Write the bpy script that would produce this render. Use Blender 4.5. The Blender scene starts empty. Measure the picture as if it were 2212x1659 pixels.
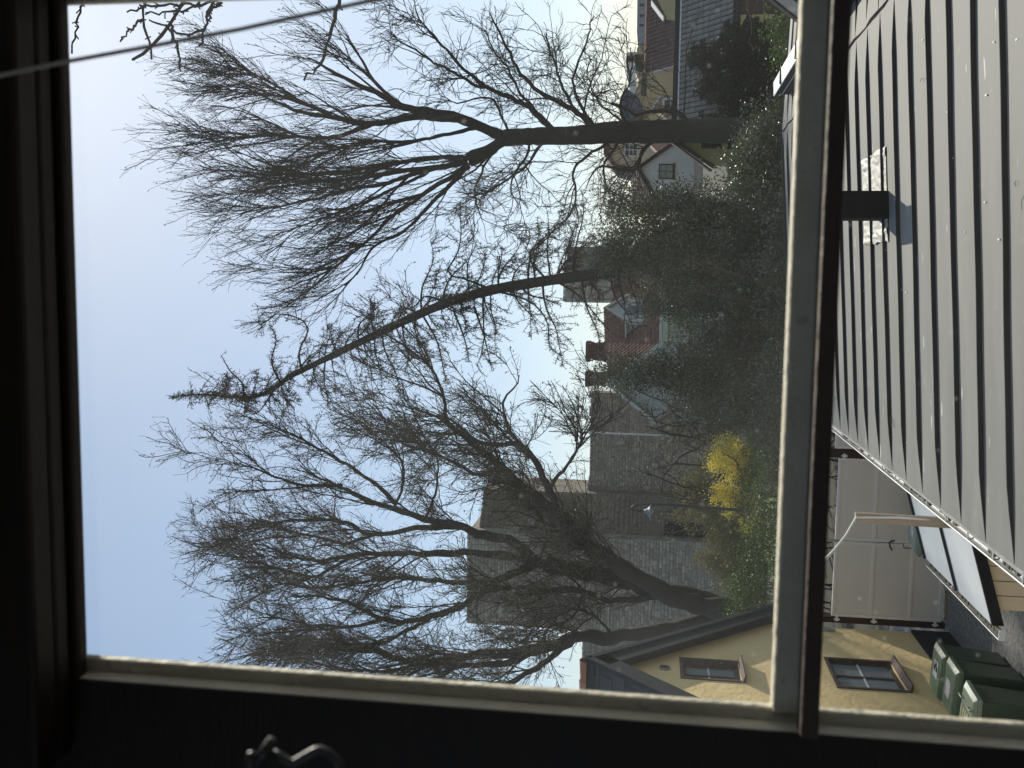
import bpy, math, random
import numpy as np
from mathutils import Vector, Matrix
random.seed(7); np.random.seed(7)
RNG = np.random.default_rng(7)
sc = bpy.context.scene
col = sc.collection
R = math.radians

# ------------------------------------------------------------------ camera, sky, sun, exposure
# building axes: +Y runs along the eaves away from us, +X to the right, Z = 0 the yard
EYE = Vector((0, 0, 5.7))
F_PX = 3900 / 4032 * 2212            # focal length in units of a 2212 wide picture
YAW, PITCH, ROLL = R(5.7), math.atan(560 / 3900), 0.028
fwd_h = Vector((-math.sin(YAW), math.cos(YAW), 0))
rgt = Vector((math.cos(YAW), math.sin(YAW), 0))
fwd = fwd_h * math.cos(PITCH) + Vector((0, 0, math.sin(PITCH)))
upv = -fwd_h * math.sin(PITCH) + Vector((0, 0, math.cos(PITCH)))
r_ = rgt * math.cos(ROLL) + upv * math.sin(ROLL)
u_ = -rgt * math.sin(ROLL) + upv * math.cos(ROLL)

cam_d = bpy.data.cameras.new('camera')
cam = bpy.data.objects.new('camera', cam_d); col.objects.link(cam)
cx, cy, cz = -u_, r_, -fwd           # the phone is held on its side: picture right = down in the place
cam.matrix_world = Matrix(((cx.x, cy.x, cz.x, EYE.x), (cx.y, cy.y, cz.y, EYE.y), (cx.z, cy.z, cz.z, EYE.z), (0, 0, 0, 1)))
cam_d.sensor_fit = 'HORIZONTAL'; cam_d.sensor_width = 36
cam_d.lens = 36 * 3900 / 4032
cam_d.clip_start = 0.05; cam_d.clip_end = 3000
cam_d.dof.use_dof = True; cam_d.dof.focus_distance = 24; cam_d.dof.aperture_fstop = 9.0
sc.camera = cam

SUN_AZ, SUN_EL = R(16.5), R(37.5)      # azimuth from +Y towards +X
world = bpy.data.worlds.new("World"); sc.world = world; world.use_nodes = True
nt = world.node_tree; nt.nodes.clear()
sky = nt.nodes.new('ShaderNodeTexSky'); sky.sky_type = 'NISHITA'; sky.sun_disc = False
sky.sun_elevation = SUN_EL; sky.sun_rotation = SUN_AZ
sky.air_density = 1.0; sky.dust_density = 0.6; sky.ozone_density = 1.2; sky.altitude = 30
bg = nt.nodes.new('ShaderNodeBackground'); bg.inputs['Strength'].default_value = 0.15
wo = nt.nodes.new('ShaderNodeOutputWorld')
gm = nt.nodes.new('ShaderNodeGamma'); gm.inputs[1].default_value = 0.58      # gamma lifts the sky away from the sun: evens the whole dome out
nt.links.new(sky.outputs[0], gm.inputs[0]); hs = nt.nodes.new('ShaderNodeHueSaturation'); hs.inputs['Saturation'].default_value = 1.05
tn = nt.nodes.new('ShaderNodeMixRGB'); tn.blend_type = 'MULTIPLY'; tn.inputs[0].default_value = 1; tn.inputs[2].default_value = (0.93, 1.0, 1.10, 1)
nt.links.new(gm.outputs[0], hs.inputs['Color']); nt.links.new(hs.outputs[0], tn.inputs[1]); nt.links.new(tn.outputs[0], bg.inputs[0]); nt.links.new(bg.outputs[0], wo.inputs[0])
sun_d = bpy.data.lights.new('sun', 'SUN'); sun_d.energy = 2.9; sun_d.angle = R(0.53); sun_d.color = (1.0, 0.93, 0.82)
sun = bpy.data.objects.new('sun', sun_d); col.objects.link(sun)
sdir = Vector((math.sin(SUN_AZ) * math.cos(SUN_EL), math.cos(SUN_AZ) * math.cos(SUN_EL), math.sin(SUN_EL)))
sun.rotation_euler = sdir.to_track_quat('Z', 'Y').to_euler(); sun.location = (0, 0, 60)
sc.view_settings.view_transform = 'Standard'; sc.view_settings.look = 'None'
sc.view_settings.exposure = 0.80; sc.view_settings.gamma = 1; sc.view_settings.use_curve_mapping = False
sc.cycles.max_bounces = 6; sc.cycles.transparent_max_bounces = 12; sc.cycles.use_denoising = True
sc.cycles.sample_clamp_indirect = 6

# ------------------------------------------------------------------ pixel -> place
def ray(x, y):
    a = (1659 / 2 - y) / F_PX; b = (2212 / 2 - x) / F_PX
    return fwd + r_ * a + u_ * b
def atY(x, y, Y): d = ray(x, y); return EYE + d * (Y / d.y)
def atX(x, y, X): d = ray(x, y); return EYE + d * (X / d.x)
def atZ(x, y, Z): d = ray(x, y); return EYE + d * ((Z - EYE.z) / d.z)
def atP(x, y, p0, n): d = ray(x, y); return EYE + d * ((p0 - EYE).dot(n) / d.dot(n))

# ------------------------------------------------------------------ materials
def mat(name, c, rough=0.8, c2=None, nscale=2.0, mix=0.5, bump=0.15, bscale=30.0, metal=0.0, rnd=0.0, spec=0.5,
        stretch=(1, 1, 1), detail=6.0, speck=None, coord='Object', trans=0.0, rough_var=0.0):
    m = bpy.data.materials.new(name); m.use_nodes = True
    t = m.node_tree; n = t.nodes; L = t.links
    p = n['Principled BSDF']; p.inputs['Roughness'].default_value = rough; p.inputs['Metallic'].default_value = metal
    p.inputs['Specular IOR Level'].default_value = spec
    tc = n.new('ShaderNodeTexCoord'); mp = n.new('ShaderNodeMapping'); mp.inputs['Scale'].default_value = stretch
    if coord == 'World':
        g = n.new('ShaderNodeNewGeometry'); L.new(g.outputs['Position'], mp.inputs[0])
    else:
        L.new(tc.outputs['Object'], mp.inputs[0])
    nz = n.new('ShaderNodeTexNoise'); nz.inputs['Scale'].default_value = nscale; nz.inputs['Detail'].default_value = detail
    nz.inputs['Roughness'].default_value = 0.62
    L.new(mp.outputs[0], nz.inputs['Vector'])
    rp = n.new('ShaderNodeValToRGB')
    if c2 is None: c2 = tuple(v * 0.7 for v in c)
    rp.color_ramp.elements[0].position = 0.5 - 0.28; rp.color_ramp.elements[1].position = 0.5 + 0.28
    lo = tuple(c[i] * (1 - mix) + c2[i] * mix for i in range(3))
    rp.color_ramp.elements[0].color = (*c2, 1) if mix >= 0.99 else (*[c[i] + (c2[i] - c[i]) * min(1, mix * 2) for i in range(3)], 1)
    rp.color_ramp.elements[1].color = (*c, 1)
    L.new(nz.outputs['Fac'], rp.inputs[0]); out = rp.outputs[0]
    if rnd > 0:
        oi = n.new('ShaderNodeObjectInfo'); ge = n.new('ShaderNodeNewGeometry')
        ad = n.new('ShaderNodeMath'); ad.operation = 'ADD'; fr = n.new('ShaderNodeMath'); fr.operation = 'FRACT'
        L.new(oi.outputs['Random'], ad.inputs[0]); L.new(ge.outputs['Random Per Island'], ad.inputs[1]); L.new(ad.outputs[0], fr.inputs[0])
        mr = n.new('ShaderNodeMapRange'); mr.inputs['To Min'].default_value = 1 - rnd; mr.inputs['To Max'].default_value = 1 + rnd
        L.new(fr.outputs[0], mr.inputs['Value'])
        mx = n.new('ShaderNodeVectorMath'); mx.operation = 'SCALE'
        L.new(out, mx.inputs[0]); L.new(mr.outputs[0], mx.inputs['Scale']); out = mx.outputs[0]
    if speck:
        sz = n.new('ShaderNodeTexNoise'); sz.inputs['Scale'].default_value = speck[0]; sz.inputs['Detail'].default_value = 2
        L.new(mp.outputs[0], sz.inputs['Vector'])
        sr = n.new('ShaderNodeValToRGB'); sr.color_ramp.elements[0].position = speck[1]; sr.color_ramp.elements[1].position = speck[1] + 0.05
        L.new(sz.outputs['Fac'], sr.inputs[0])
        mm = n.new('ShaderNodeMixRGB'); mm.inputs[2].default_value = (*speck[2], 1)
        L.new(sr.outputs[0], mm.inputs[0]); L.new(out, mm.inputs[1]); out = mm.outputs[0]
    L.new(out, p.inputs['Base Color'])
    if rough_var:
        mr2 = n.new('ShaderNodeMapRange'); mr2.inputs['To Min'].default_value = rough - rough_var; mr2.inputs['To Max'].default_value = rough + rough_var
        L.new(nz.outputs['Fac'], mr2.inputs['Value']); L.new(mr2.outputs[0], p.inputs['Roughness'])
    if bump:
        bz = n.new('ShaderNodeTexNoise'); bz.inputs['Scale'].default_value = bscale; bz.inputs['Detail'].default_value = 5
        L.new(mp.outputs[0], bz.inputs['Vector'])
        bp = n.new('ShaderNodeBump'); bp.inputs['Strength'].default_value = bump; bp.inputs['Distance'].default_value = 0.02
        L.new(bz.outputs['Fac'], bp.inputs['Height']); L.new(bp.outputs[0], p.inputs['Normal'])
    if trans > 0:                                  # thin leaves let light through
        tr = n.new('ShaderNodeBsdfTranslucent'); L.new(out, tr.inputs['Color'])
        ms = n.new('ShaderNodeMixShader'); ms.inputs[0].default_value = trans
        L.new(p.outputs[0], ms.inputs[1]); L.new(tr.outputs[0], ms.inputs[2]); L.new(ms.outputs[0], n['Material Output'].inputs[0])
    return m

def glass_mat(name, tint=(0.03, 0.035, 0.04), rough=0.05):
    m = bpy.data.materials.new(name); m.use_nodes = True
    p = m.node_tree.nodes['Principled BSDF']; p.inputs['Base Color'].default_value = (*tint, 1); p.inputs['Roughness'].default_value = rough
    return m

# ------------------------------------------------------------------ objects
WM = {}
def thing(name, label, cat, loc=(0, 0, 0), rz=0.0, group=None, kind=None):
    o = bpy.data.objects.new(name, None); o.empty_display_size = 0.2; col.objects.link(o)
    o.location = loc; o.rotation_euler = (0, 0, rz)
    o['label'] = label; o['category'] = cat
    if group: o['group'] = group
    if kind: o['kind'] = kind
    WM[o] = Matrix.Translation(Vector(loc)) @ Matrix.Rotation(rz, 4, 'Z')
    return o
def tag(o, label=None, cat=None, group=None, kind=None):
    if label: o['label'] = label
    if cat: o['category'] = cat
    if group: o['group'] = group
    if kind: o['kind'] = kind
    return o
def link(name, me, parent=None, M=None):
    o = bpy.data.objects.new(name, me); col.objects.link(o)
    M = M if M is not None else Matrix.Identity(4)
    if parent is not None:
        o.parent = parent; o.matrix_basis = WM[parent].inverted() @ M
    else:
        o.matrix_basis = M
    WM[o] = M
    return o
def mesh_np(name, V, Fq, m, smooth=False):
    """V (n,3); Fq: list of int arrays, each (k, nverts)"""
    me = bpy.data.meshes.new(name)
    V = np.asarray(V, np.float32); Fl = [np.asarray(f, np.int32) for f in Fq if len(f)]
    me.vertices.add(len(V)); me.vertices.foreach_set('co', V.ravel())
    loops = np.concatenate([f.ravel() for f in Fl]); tot = np.concatenate([np.full(len(f), f.shape[1], np.int32) for f in Fl])
    st = np.concatenate([[0], np.cumsum(tot)[:-1]]).astype(np.int32)
    me.loops.add(len(loops)); me.loops.foreach_set('vertex_index', loops)
    me.polygons.add(len(tot)); me.polygons.foreach_set('loop_start', st); me.polygons.foreach_set('loop_total', tot)
    if smooth: me.polygons.foreach_set('use_smooth', np.ones(len(tot), bool))
    me.update(calc_edges=True)
    if m: me.materials.append(m)
    return me

class MB:
    def __init__(s): s.v = []; s.f = []
    def quad(s, *p):
        i = len(s.v); s.v += [Vector(q) for q in p]; s.f.append(list(range(i, i + len(p)))); return s
    def box(s, lo, hi, M=None):
        x0, y0, z0 = lo; x1, y1, z1 = hi
        P = [(x0, y0, z0), (x1, y0, z0), (x1, y1, z0), (x0, y1, z0), (x0, y0, z1), (x1, y0, z1), (x1, y1, z1), (x0, y1, z1)]
        return s.hexa(P, M)
    def hexa(s, P, M=None):
        i = len(s.v); P = [Vector(p) for p in P]
        if M is not None: P = [M @ p for p in P]
        s.v += P
        s.f += [[i + k for k in q] for q in ((3, 2, 1, 0), (4, 5, 6, 7), (0, 1, 5, 4), (1, 2, 6, 5), (2, 3, 7, 6), (3, 0, 4, 7))]
        return s
    def beam(s, a, b, side, up, w, h, w2=None, h2=None):
        """box from a to b; side/up unit vectors, w along side (centred), h along up (from 0)"""
        a, b, side, up = map(Vector, (a, b, side, up))
        s0 = side * w / 2
        return s.hexa([a - s0, a + s0, b + s0, b - s0, a - s0 + up * h, a + s0 + up * h, b + s0 + up * h, b - s0 + up * h])
    def prism(s, poly, ext):
        """closed polygon (world points) pushed along ext"""
        n = len(poly); i = len(s.v); ext = Vector(ext)
        s.v += [Vector(p) for p in poly] + [Vector(p) + ext for p in poly]
        s.f.append([i + k for k in range(n)][::-1]); s.f.append([i + n + k for k in range(n)])
        for k in range(n): s.f.append([i + k, i + (k + 1) % n, i + n + (k + 1) % n, i + n + k])
        return s
    def tube(s, pts, r, k=8, cap=True):
        pts = [Vector(p) for p in pts]; n = len(pts); i0 = len(s.v)
        rs = r if isinstance(r, (list, tuple)) else [r] * n
        ref = None
        for j in range(n):
            t = (pts[min(j + 1, n - 1)] - pts[max(j - 1, 0)]).normalized()
            if ref is None:
                ref = t.cross(Vector((0, 0, 1)));  ref = t.cross(Vector((1, 0, 0))) if ref.length < 0.1 else ref
            ref = (ref - t * ref.dot(t)).normalized(); bi = t.cross(ref)
            for q in range(k):
                a = 2 * math.pi * q / k; s.v.append(pts[j] + (ref * math.cos(a) + bi * math.sin(a)) * rs[j])
        for j in range(n - 1):
            for q in range(k):
                a, b = i0 + j * k + q, i0 + j * k + (q + 1) % k; s.f.append([a, b, b + k, a + k])
        if cap: s.f.append([i0 + q for q in range(k)][::-1]); s.f.append([i0 + (n - 1) * k + q for q in range(k)])
        return s
    def lathe(s, c, prof, k=16):
        c = Vector(c); i0 = len(s.v)
        for r, z in prof:
            for q in range(k):
                a = 2 * math.pi * q / k; s.v.append(c + Vector((r * math.cos(a), r * math.sin(a), z)))
        for j in range(len(prof) - 1):
            for q in range(k):
                a, b = i0 + j * k + q, i0 + j * k + (q + 1) % k; s.f.append([a, b, b + k, a + k])
        s.f.append([i0 + q for q in range(k)][::-1]); s.f.append([i0 + (len(prof) - 1) * k + q for q in range(k)])
        return s
    def build(s, name, m, parent=None, origin=None, smooth=False, bevel=0.0):
        M = WM[parent] if parent is not None else Matrix.Translation(Vector(origin) if origin is not None else Vector((0, 0, 0)))
        inv = M.inverted()
        me = bpy.data.meshes.new(name); me.from_pydata([inv @ v for v in s.v], [], s.f); me.update()
        if m: me.materials.append(m)
        if smooth: me.polygons.foreach_set('use_smooth', [True] * len(me.polygons))
        o = link(name, me, parent, M)
        if bevel:
            b = o.modifiers.new('bevel', 'BEVEL'); b.width = bevel; b.segments = 2; b.limit_method = 'ANGLE'
        return o

def frame_M(o, ux, uy, uz): return Matrix(((ux[0], uy[0], uz[0], o[0]), (ux[1], uy[1], uz[1], o[1]), (ux[2], uy[2], uz[2], o[2]), (0, 0, 0, 1)))

def pieces(name, parent, protos, Ms, m, limit=300, key=None, stuff_name=None):
    """alike pieces: the first `limit` (by key) are objects that share mesh data, the rest one part of kind stuff"""
    order = list(range(len(Ms)))
    if key: order.sort(key=lambda i: key(Ms[i]))
    meshes = []
    for j, (V, Fs) in enumerate(protos):
        me = bpy.data.meshes.new(name); me.from_pydata([tuple(v) for v in V], [], Fs); me.update(); me.materials.append(m); meshes.append(me)
    for i in order[:limit]: link(name, meshes[i % len(meshes)], parent, Ms[i])
    rest = order[limit:]
    if rest:
        inv = np.array(WM[parent].inverted()); Vs = []; polys = {}; off = 0
        for i in rest:
            V, Fs = protos[i % len(protos)]
            A = inv @ np.array(Ms[i]); P = np.c_[np.array(V), np.ones(len(V))] @ A.T
            Vs.append(P[:, :3])
            for f in Fs: polys.setdefault(len(f), []).append([q + off for q in f])
            off += len(V)
        me = mesh_np(stuff_name or name + 's', np.concatenate(Vs), [np.array(p) for p in polys.values()], m)
        o = link(stuff_name or name + 's', me, parent, WM[parent]); o['kind'] = 'stuff'

def stone_proto(rs, rough=0.12):
    P = []
    for z in (0, 1):
        for (x, y) in ((-.5, -.5), (.5, -.5), (.5, .5), (-.5, .5)):
            k = 0.86 if z else 1.0
            P.append((x * k + rs.uniform(-rough, rough) * .5 * z, y * k + rs.uniform(-rough, rough) * .5 * z, (0 if z == 0 else 1) + rs.uniform(-.25, .25) * z))
    P.append((rs.uniform(-.15, .15), rs.uniform(-.15, .15), 1.25))
    return P, [[0, 1, 5, 4], [1, 2, 6, 5], [2, 3, 7, 6], [3, 0, 4, 7], [4, 5, 8], [5, 6, 8], [6, 7, 8], [7, 4, 8]]
_rs = random.Random(3)
STONES = [stone_proto(_rs) for _ in range(6)]

def stone_face(parent, O, U, N, W, H, sw, sh, m, limit=300, key=None, keep=None, depth=0.05, z0=0.0):
    """courses of stones on a vertical face; O lower corner, U along, N outward"""
    U = Vector(U).normalized(); N = Vector(N).normalized(); Z = Vector((0, 0, 1)); Ms = []; rs = random.Random(int(W * 100 + H))
    z = z0
    while z < H:
        h = sh * rs.uniform(0.7, 1.25); x = -rs.random() * sw
        while x < W:
            w = sw * rs.uniform(0.6, 1.5); a, b = max(0, x), min(W, x + w)
            if b - a > sw * .25 and (keep is None or keep((a + b) / 2, z + h / 2)):
                c = Vector(O) + U * ((a + b) / 2) + Z * (z + h / 2) - N * 0.03
                s1, s2, s3 = (b - a) * 0.95, h * 0.93, depth * rs.uniform(.7, 1.5)
                Ms.append(frame_M(c, U * s1, Z * s2, N * s3))
            x += w
        z += h
    pieces('stone', parent, STONES, Ms, m, limit, key, 'stones')
# ------------------------------------------------------------------ shared materials
M = {}
M['dark_wood'] = mat('dark_varnished_wood', (0.022, 0.011, 0.007), 0.6, (0.011, 0.006, 0.004), 6, bump=0.1, stretch=(1, 1, 6))
M['frame_paint'] = mat('old_greige_frame_paint', (0.74, 0.69, 0.56), 0.75, (0.52, 0.48, 0.38), 14, bump=0.35, bscale=60, speck=(55, 0.66, (0.5, 0.48, 0.42)))
M['frame_brown'] = mat('brown_frame_paint', (0.10, 0.065, 0.05), 0.7, (0.05, 0.035, 0.03), 9, bump=0.3, bscale=50)
M['room'] = mat('dim_room_plaster', (0.5, 0.44, 0.36), 0.9)
M['roof_metal'] = mat('weathered_grey_sheet_metal', (0.245, 0.236, 0.213), 0.66, (0.150, 0.145, 0.131), 1.5, bump=0.0, spec=0.2,
                      stretch=(0.35, 1.6, 1), rnd=0.05, speck=(9, 0.715, (0.55, 0.55, 0.5)), rough_var=0.09, coord='World')
M['seam_metal'] = mat('shaded_folded_seam', (0.045, 0.045, 0.043), 0.8, (0.03, 0.03, 0.03), 3, bump=0.05, spec=0.1)  # near-black colour carries the shaded side and shadow of each fold
M['pale_metal'] = mat('pale_zinc_sheet', (0.68, 0.70, 0.69), 0.42, (0.54, 0.56, 0.56), 1.8, bump=0.05, bscale=5, stretch=(0.6, 1.5, 1), coord='World')
M['galv'] = mat('galvanised_gutter', (0.42, 0.42, 0.41), 0.42, (0.25, 0.25, 0.23), 7, bump=0.1, metal=0.3)
M['dark_metal'] = mat('black_painted_metal', (0.012, 0.012, 0.013), 0.75, (0.02, 0.019, 0.018), 4, bump=0.08, spec=0.15)
M['slate_metal'] = mat('dark_slate_painted_boards', (0.020, 0.023, 0.029), 0.75, (0.032, 0.036, 0.042), 5, bump=0.2, stretch=(1, 1, 3), spec=0.12)
M['lead'] = mat('dull_lead_flashing', (0.46, 0.46, 0.43), 0.55, (0.24, 0.215, 0.15), 6, bump=0.8, bscale=18)
M['moss'] = mat('moss_and_grit', (0.16, 0.14, 0.09), 0.95, (0.07, 0.065, 0.04), 20, bump=0.6)
M['asphalt'] = mat('worn_gravelly_asphalt', (0.36, 0.345, 0.31), 0.92, (0.07, 0.067, 0.06), 12, mix=0.5, bump=0.9, bscale=45, speck=(20, 0.62, (0.34, 0.33, 0.30)), detail=10)
M['soil'] = mat('garden_soil_and_litter', (0.055, 0.05, 0.032), 0.95, (0.03, 0.028, 0.018), 1.2, bump=0.6, bscale=12)
M['lawn'] = mat('spring_lawn', (0.10, 0.17, 0.028), 0.9, (0.06, 0.11, 0.02), 1.5, bump=0.7, bscale=40)
M['ochre'] = mat('ochre_limewash_render', (0.86, 0.655, 0.32), 0.9, (0.72, 0.53, 0.25), 1.6, mix=0.6, bump=0.9, bscale=7, stretch=(1, 1, 1.3), detail=9,
                 speck=(0.9, 0.69, (0.52, 0.43, 0.32)))
M['plinth'] = mat('black_tarred_plinth', (0.025, 0.024, 0.025), 0.85, bump=0.4)
M['gate_paint'] = mat('greige_gate_paint', (0.80, 0.74, 0.65), 0.7, (0.74, 0.68, 0.6), 2, bump=0.05)
M['gate_frame'] = mat('paler_gate_frame', (0.86, 0.81, 0.73), 0.65, (0.8, 0.75, 0.68), 3, bump=0.05)
M['red_brown'] = mat('red_brown_timber', (0.055, 0.026, 0.020), 0.8, (0.035, 0.018, 0.015), 5, bump=0.3)
M['beige_board'] = mat('cream_painted_board', (0.62, 0.50, 0.34), 0.75, (0.56, 0.45, 0.31), 4, bump=0.12, stretch=(3, 3, 0.5), rnd=0.04)
M['win_wood'] = mat('peeling_brown_window_wood', (0.15, 0.105, 0.08), 0.75, (0.055, 0.035, 0.028), 11, bump=0.5, bscale=40, speck=(26, 0.66, (0.38, 0.33, 0.27)))
M['grey_wood'] = mat('weathered_bare_timber', (0.40, 0.32, 0.24), 0.85, (0.25, 0.20, 0.15), 8, bump=0.3, stretch=(4, 4, 0.6), speck=(13, 0.72, (0.06, 0.04, 0.03)))
M['pane'] = glass_mat('window_pane_dusty', (0.24, 0.27, 0.255), 0.25)
M['pane_black'] = glass_mat('window_pane_black', (0.012, 0.013, 0.015), 0.04)
M['white'] = mat('white_paint', (0.74, 0.73, 0.69), 0.7, (0.62, 0.61, 0.57), 4, bump=0.05)
M['bin'] = mat('green_bin_plastic', (0.06, 0.092, 0.052), 0.5, (0.045, 0.07, 0.042), 3, bump=0.04)
M['lid'] = mat('faded_green_lid_plastic', (0.16, 0.215, 0.145), 0.42, (0.10, 0.15, 0.095), 5, bump=0.05)
M['lid_pale'] = mat('pale_grey_green_lid', (0.27, 0.33, 0.245), 0.42, (0.21, 0.27, 0.2), 5, bump=0.05)
M['terracotta'] = mat('old_terracotta', (0.36, 0.155, 0.095), 0.85, (0.22, 0.11, 0.075), 7, bump=0.4, rnd=0.18)
M['cord'] = mat('pale_cotton_cord', (0.62, 0.58, 0.52), 0.9, bump=0.2)
M['steel'] = mat('dull_steel', (0.12, 0.12, 0.115), 0.5, metal=1.0, bump=0)
M['rubber'] = mat('black_rubber', (0.02, 0.02, 0.02), 0.8)
M['leaf_litter'] = mat('dry_leaf_litter', (0.42, 0.36, 0.20), 0.9, (0.25, 0.2, 0.1), 8)

def veil_glass(name, k=1.0):
    """old dusty pane: almost clear, a faint dust film that the sun lights up, specks, and a weak mirror"""
    m = bpy.data.materials.new(name); m.use_nodes = True; t = m.node_tree; n = t.nodes; L = t.links
    n.remove(n['Principled BSDF']); out = n['Material Output']
    tr = n.new('ShaderNodeBsdfTransparent'); tr.inputs[0].default_value = (0.965, 0.975, 0.965, 1)
    tl = n.new('ShaderNodeBsdfTranslucent'); tl.inputs[0].default_value = (0.85, 0.86, 0.84, 1)
    gl = n.new('ShaderNodeBsdfGlossy'); gl.inputs['Roughness'].default_value = 0.02
    tc = n.new('ShaderNodeTexCoord')
    a = n.new('ShaderNodeTexNoise'); a.inputs['Scale'].default_value = 5; a.inputs['Detail'].default_value = 5
    b = n.new('ShaderNodeTexVoronoi'); b.inputs['Scale'].default_value = 75; b.inputs['Randomness'].default_value = 1
    L.new(tc.outputs['Object'], a.inputs['Vector']); L.new(tc.outputs['Object'], b.inputs['Vector'])
    film = n.new('ShaderNodeMapRange'); film.inputs['From Min'].default_value = 0.3; film.inputs['From Max'].default_value = 0.75
    film.inputs['To Min'].default_value = 0.005 * k; film.inputs['To Max'].default_value = 0.016 * k
    L.new(a.outputs['Fac'], film.inputs['Value'])
    sp = n.new('ShaderNodeValToRGB'); sp.color_ramp.elements[0].position = 0.10; sp.color_ramp.elements[0].color = (1, 1, 1, 1)
    sp.color_ramp.elements[1].position = 0.22; sp.color_ramp.elements[1].color = (0, 0, 0, 1); L.new(b.outputs['Distance'], sp.inputs[0])
    sel = n.new('ShaderNodeSeparateColor'); L.new(b.outputs['Color'], sel.inputs[0])
    gt = n.new('ShaderNodeMath'); gt.operation = 'GREATER_THAN'; gt.inputs[1].default_value = 0.93; L.new(sel.outputs[0], gt.inputs[0])
    ml = n.new('ShaderNodeMath'); ml.operation = 'MULTIPLY'; L.new(sp.outputs[0], ml.inputs[0]); L.new(gt.outputs[0], ml.inputs[1])
    m2 = n.new('ShaderNodeMath'); m2.operation = 'MULTIPLY_ADD'; m2.inputs[1].default_value = 0.055; L.new(ml.outputs[0], m2.inputs[0]); L.new(film.outputs[0], m2.inputs[2])
    mx = n.new('ShaderNodeMixShader'); L.new(m2.outputs[0], mx.inputs[0]); L.new(tr.outputs[0], mx.inputs[1]); L.new(tl.outputs[0], mx.inputs[2])
    lw = n.new('ShaderNodeFresnel'); lw.inputs[0].default_value = 1.3
    m3 = n.new('ShaderNodeMixShader'); L.new(lw.outputs[0], m3.inputs[0]); L.new(mx.outputs[0], m3.inputs[1]); L.new(gl.outputs[0], m3.inputs[2])
    L.new(m3.outputs[0], out.inputs[0]); return m
M['veil'] = veil_glass('dusty_old_glass'); M['clear'] = veil_glass('cleaner_old_glass', 0.12)

# ------------------------------------------------------------------ ground
g = MB(); N = 40; ext = 900
g.quad((-ext, -ext, -0.02), (ext, -ext, -0.02), (ext, ext, -0.02), (-ext, ext, -0.02))
tag(g.build('ground', M['soil']), kind='structure')
y = MB().quad((-9, 1.2, 0.0), (-1.76, 1.2, 0.0), (-1.76, 24, 0.0), (-9, 24, 0.0)); tag(y.build('yard_asphalt', M['asphalt']), kind='structure')
# lawn: a gently uneven sheet, plus real grass blades
nx, ny = 24, 16; V = []; Fq = []
for j in range(ny + 1):
    for i in range(nx + 1):
        V.append((-13 + 26 * i / nx, 36 + 19 * j / ny, 0.02 + 0.14 * math.sin(i * .7) * math.sin(j * .9) + 0.14))
for j in range(ny):
    for i in range(nx): a = j * (nx + 1) + i; Fq.append((a, a + 1, a + nx + 2, a + nx + 1))
tag(link('lawn', mesh_np('lawn', V, [np.array(Fq)], M['lawn'], True)), kind='structure')

# ------------------------------------------------------------------ the dark room we stand in
XL, XR, ZT = -0.4425, 0.3045, 6.3618
rm = MB()
x0, x1, y0, y1, z0, z1 = -2.6, 2.6, -3.2, 1.03, 4.2, 7.4
rm.quad((x0, y0, z0), (x1, y0, z0), (x1, y1, z0), (x0, y1, z0)); rm.quad((x0, y0, z1), (x0, y1, z1), (x1, y1, z1), (x1, y0, z1))
for xx in (x0, x1):          # side walls, each with an unseen opening added to brighten the room
    for (ya, yb, za, zb) in ((-.2, y1, z0, z1), (y0, -2.9, z0, z1), (-2.9, -.2, 7.1, z1), (-2.9, -.2, z0, 4.9)): rm.quad((xx, ya, za), (xx, yb, za), (xx, yb, zb), (xx, ya, zb))
rm.quad((x0, y0, z0), (x0, y0, z1), (x1, y0, z1), (x1, y0, z0))
tag(rm.build('room', M['room']), kind='structure')
w = MB()          # the wall the window sits in, with its opening
wx0, wx1, wz0, wz1 = XL - 0.055, XR + 0.055, 4.95, ZT + 0.055
w.box((-3, 1.03, -0.02), (wx0, 1.15, 9)); w.box((wx1, 1.03, -0.02), (6.5, 1.15, 9))
w.box((wx0, 1.03, -0.02), (wx1, 1.15, wz0)); w.box((wx0, 1.03, wz1), (wx1, 1.15, 9))
tag(w.build('window_wall', M['dark_wood']), kind='structure')
w = MB()          # its rendered outer face, out of view, added to bounce sun into the yard
fx0, fx1, fz1 = -.62, .46, 6.56
w.box((-14, 1.152, -0.02), (fx0, 1.20, 9)); w.box((fx1, 1.152, -0.02), (14, 1.20, 9)); w.box((fx0, 1.152, -0.02), (fx1, 1.20, 4.9)); w.box((fx0, 1.152, fz1), (fx1, 1.20, 9))
tag(w.build('facade', M['white']), kind='structure')

win = thing('casement_window', 'dark old window frame with grey outer bar that we look out through', 'window', (0, 1.0, 5.6))
f = MB()
Y0, Y1 = 1.0436, 1.060
f.box((wx0, Y0, wz0), (XL, Y1, wz1)); f.box((XR, Y0, wz0), (wx1, Y1, wz1)); f.box((XL, Y0, wz0), (XR, Y1, 5.06))
f.build('outer_sash', M['frame_paint'], win, bevel=0.003)
MB().box((XL, Y0 - .004, ZT), (XR, Y1, wz1)).build('sash_head', M['frame_brown'], win, bevel=0.003)
TZ0, TZ1 = 5.535, 5.567      # glazing bar
MB().box((XL - .003, 1.036, TZ0), (XR + .003, 1.060, TZ1)).build('transom', M['frame_paint'], win, bevel=0.004)
f = MB()                     # lit strip of the reveal
f.box((XL - 0.023, 1.0186, wz0), (XL - 0.013, 1.0430, ZT)); f.box((XR + 0.013, 1.0186, wz0), (XR + 0.023, 1.0430, ZT))
f.build('reveal', M['frame_paint'], win, bevel=0.002)
f = MB()
for (ya, yb, a, d) in ((1.016, 1.038, 6.345, .06), (0.985, 1.014, 6.352, .07), (0.945, 0.983, 6.35, .12)):
    f.box((XL - 0.10, ya, a), (XR + 0.10, yb, a + d))
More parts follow.
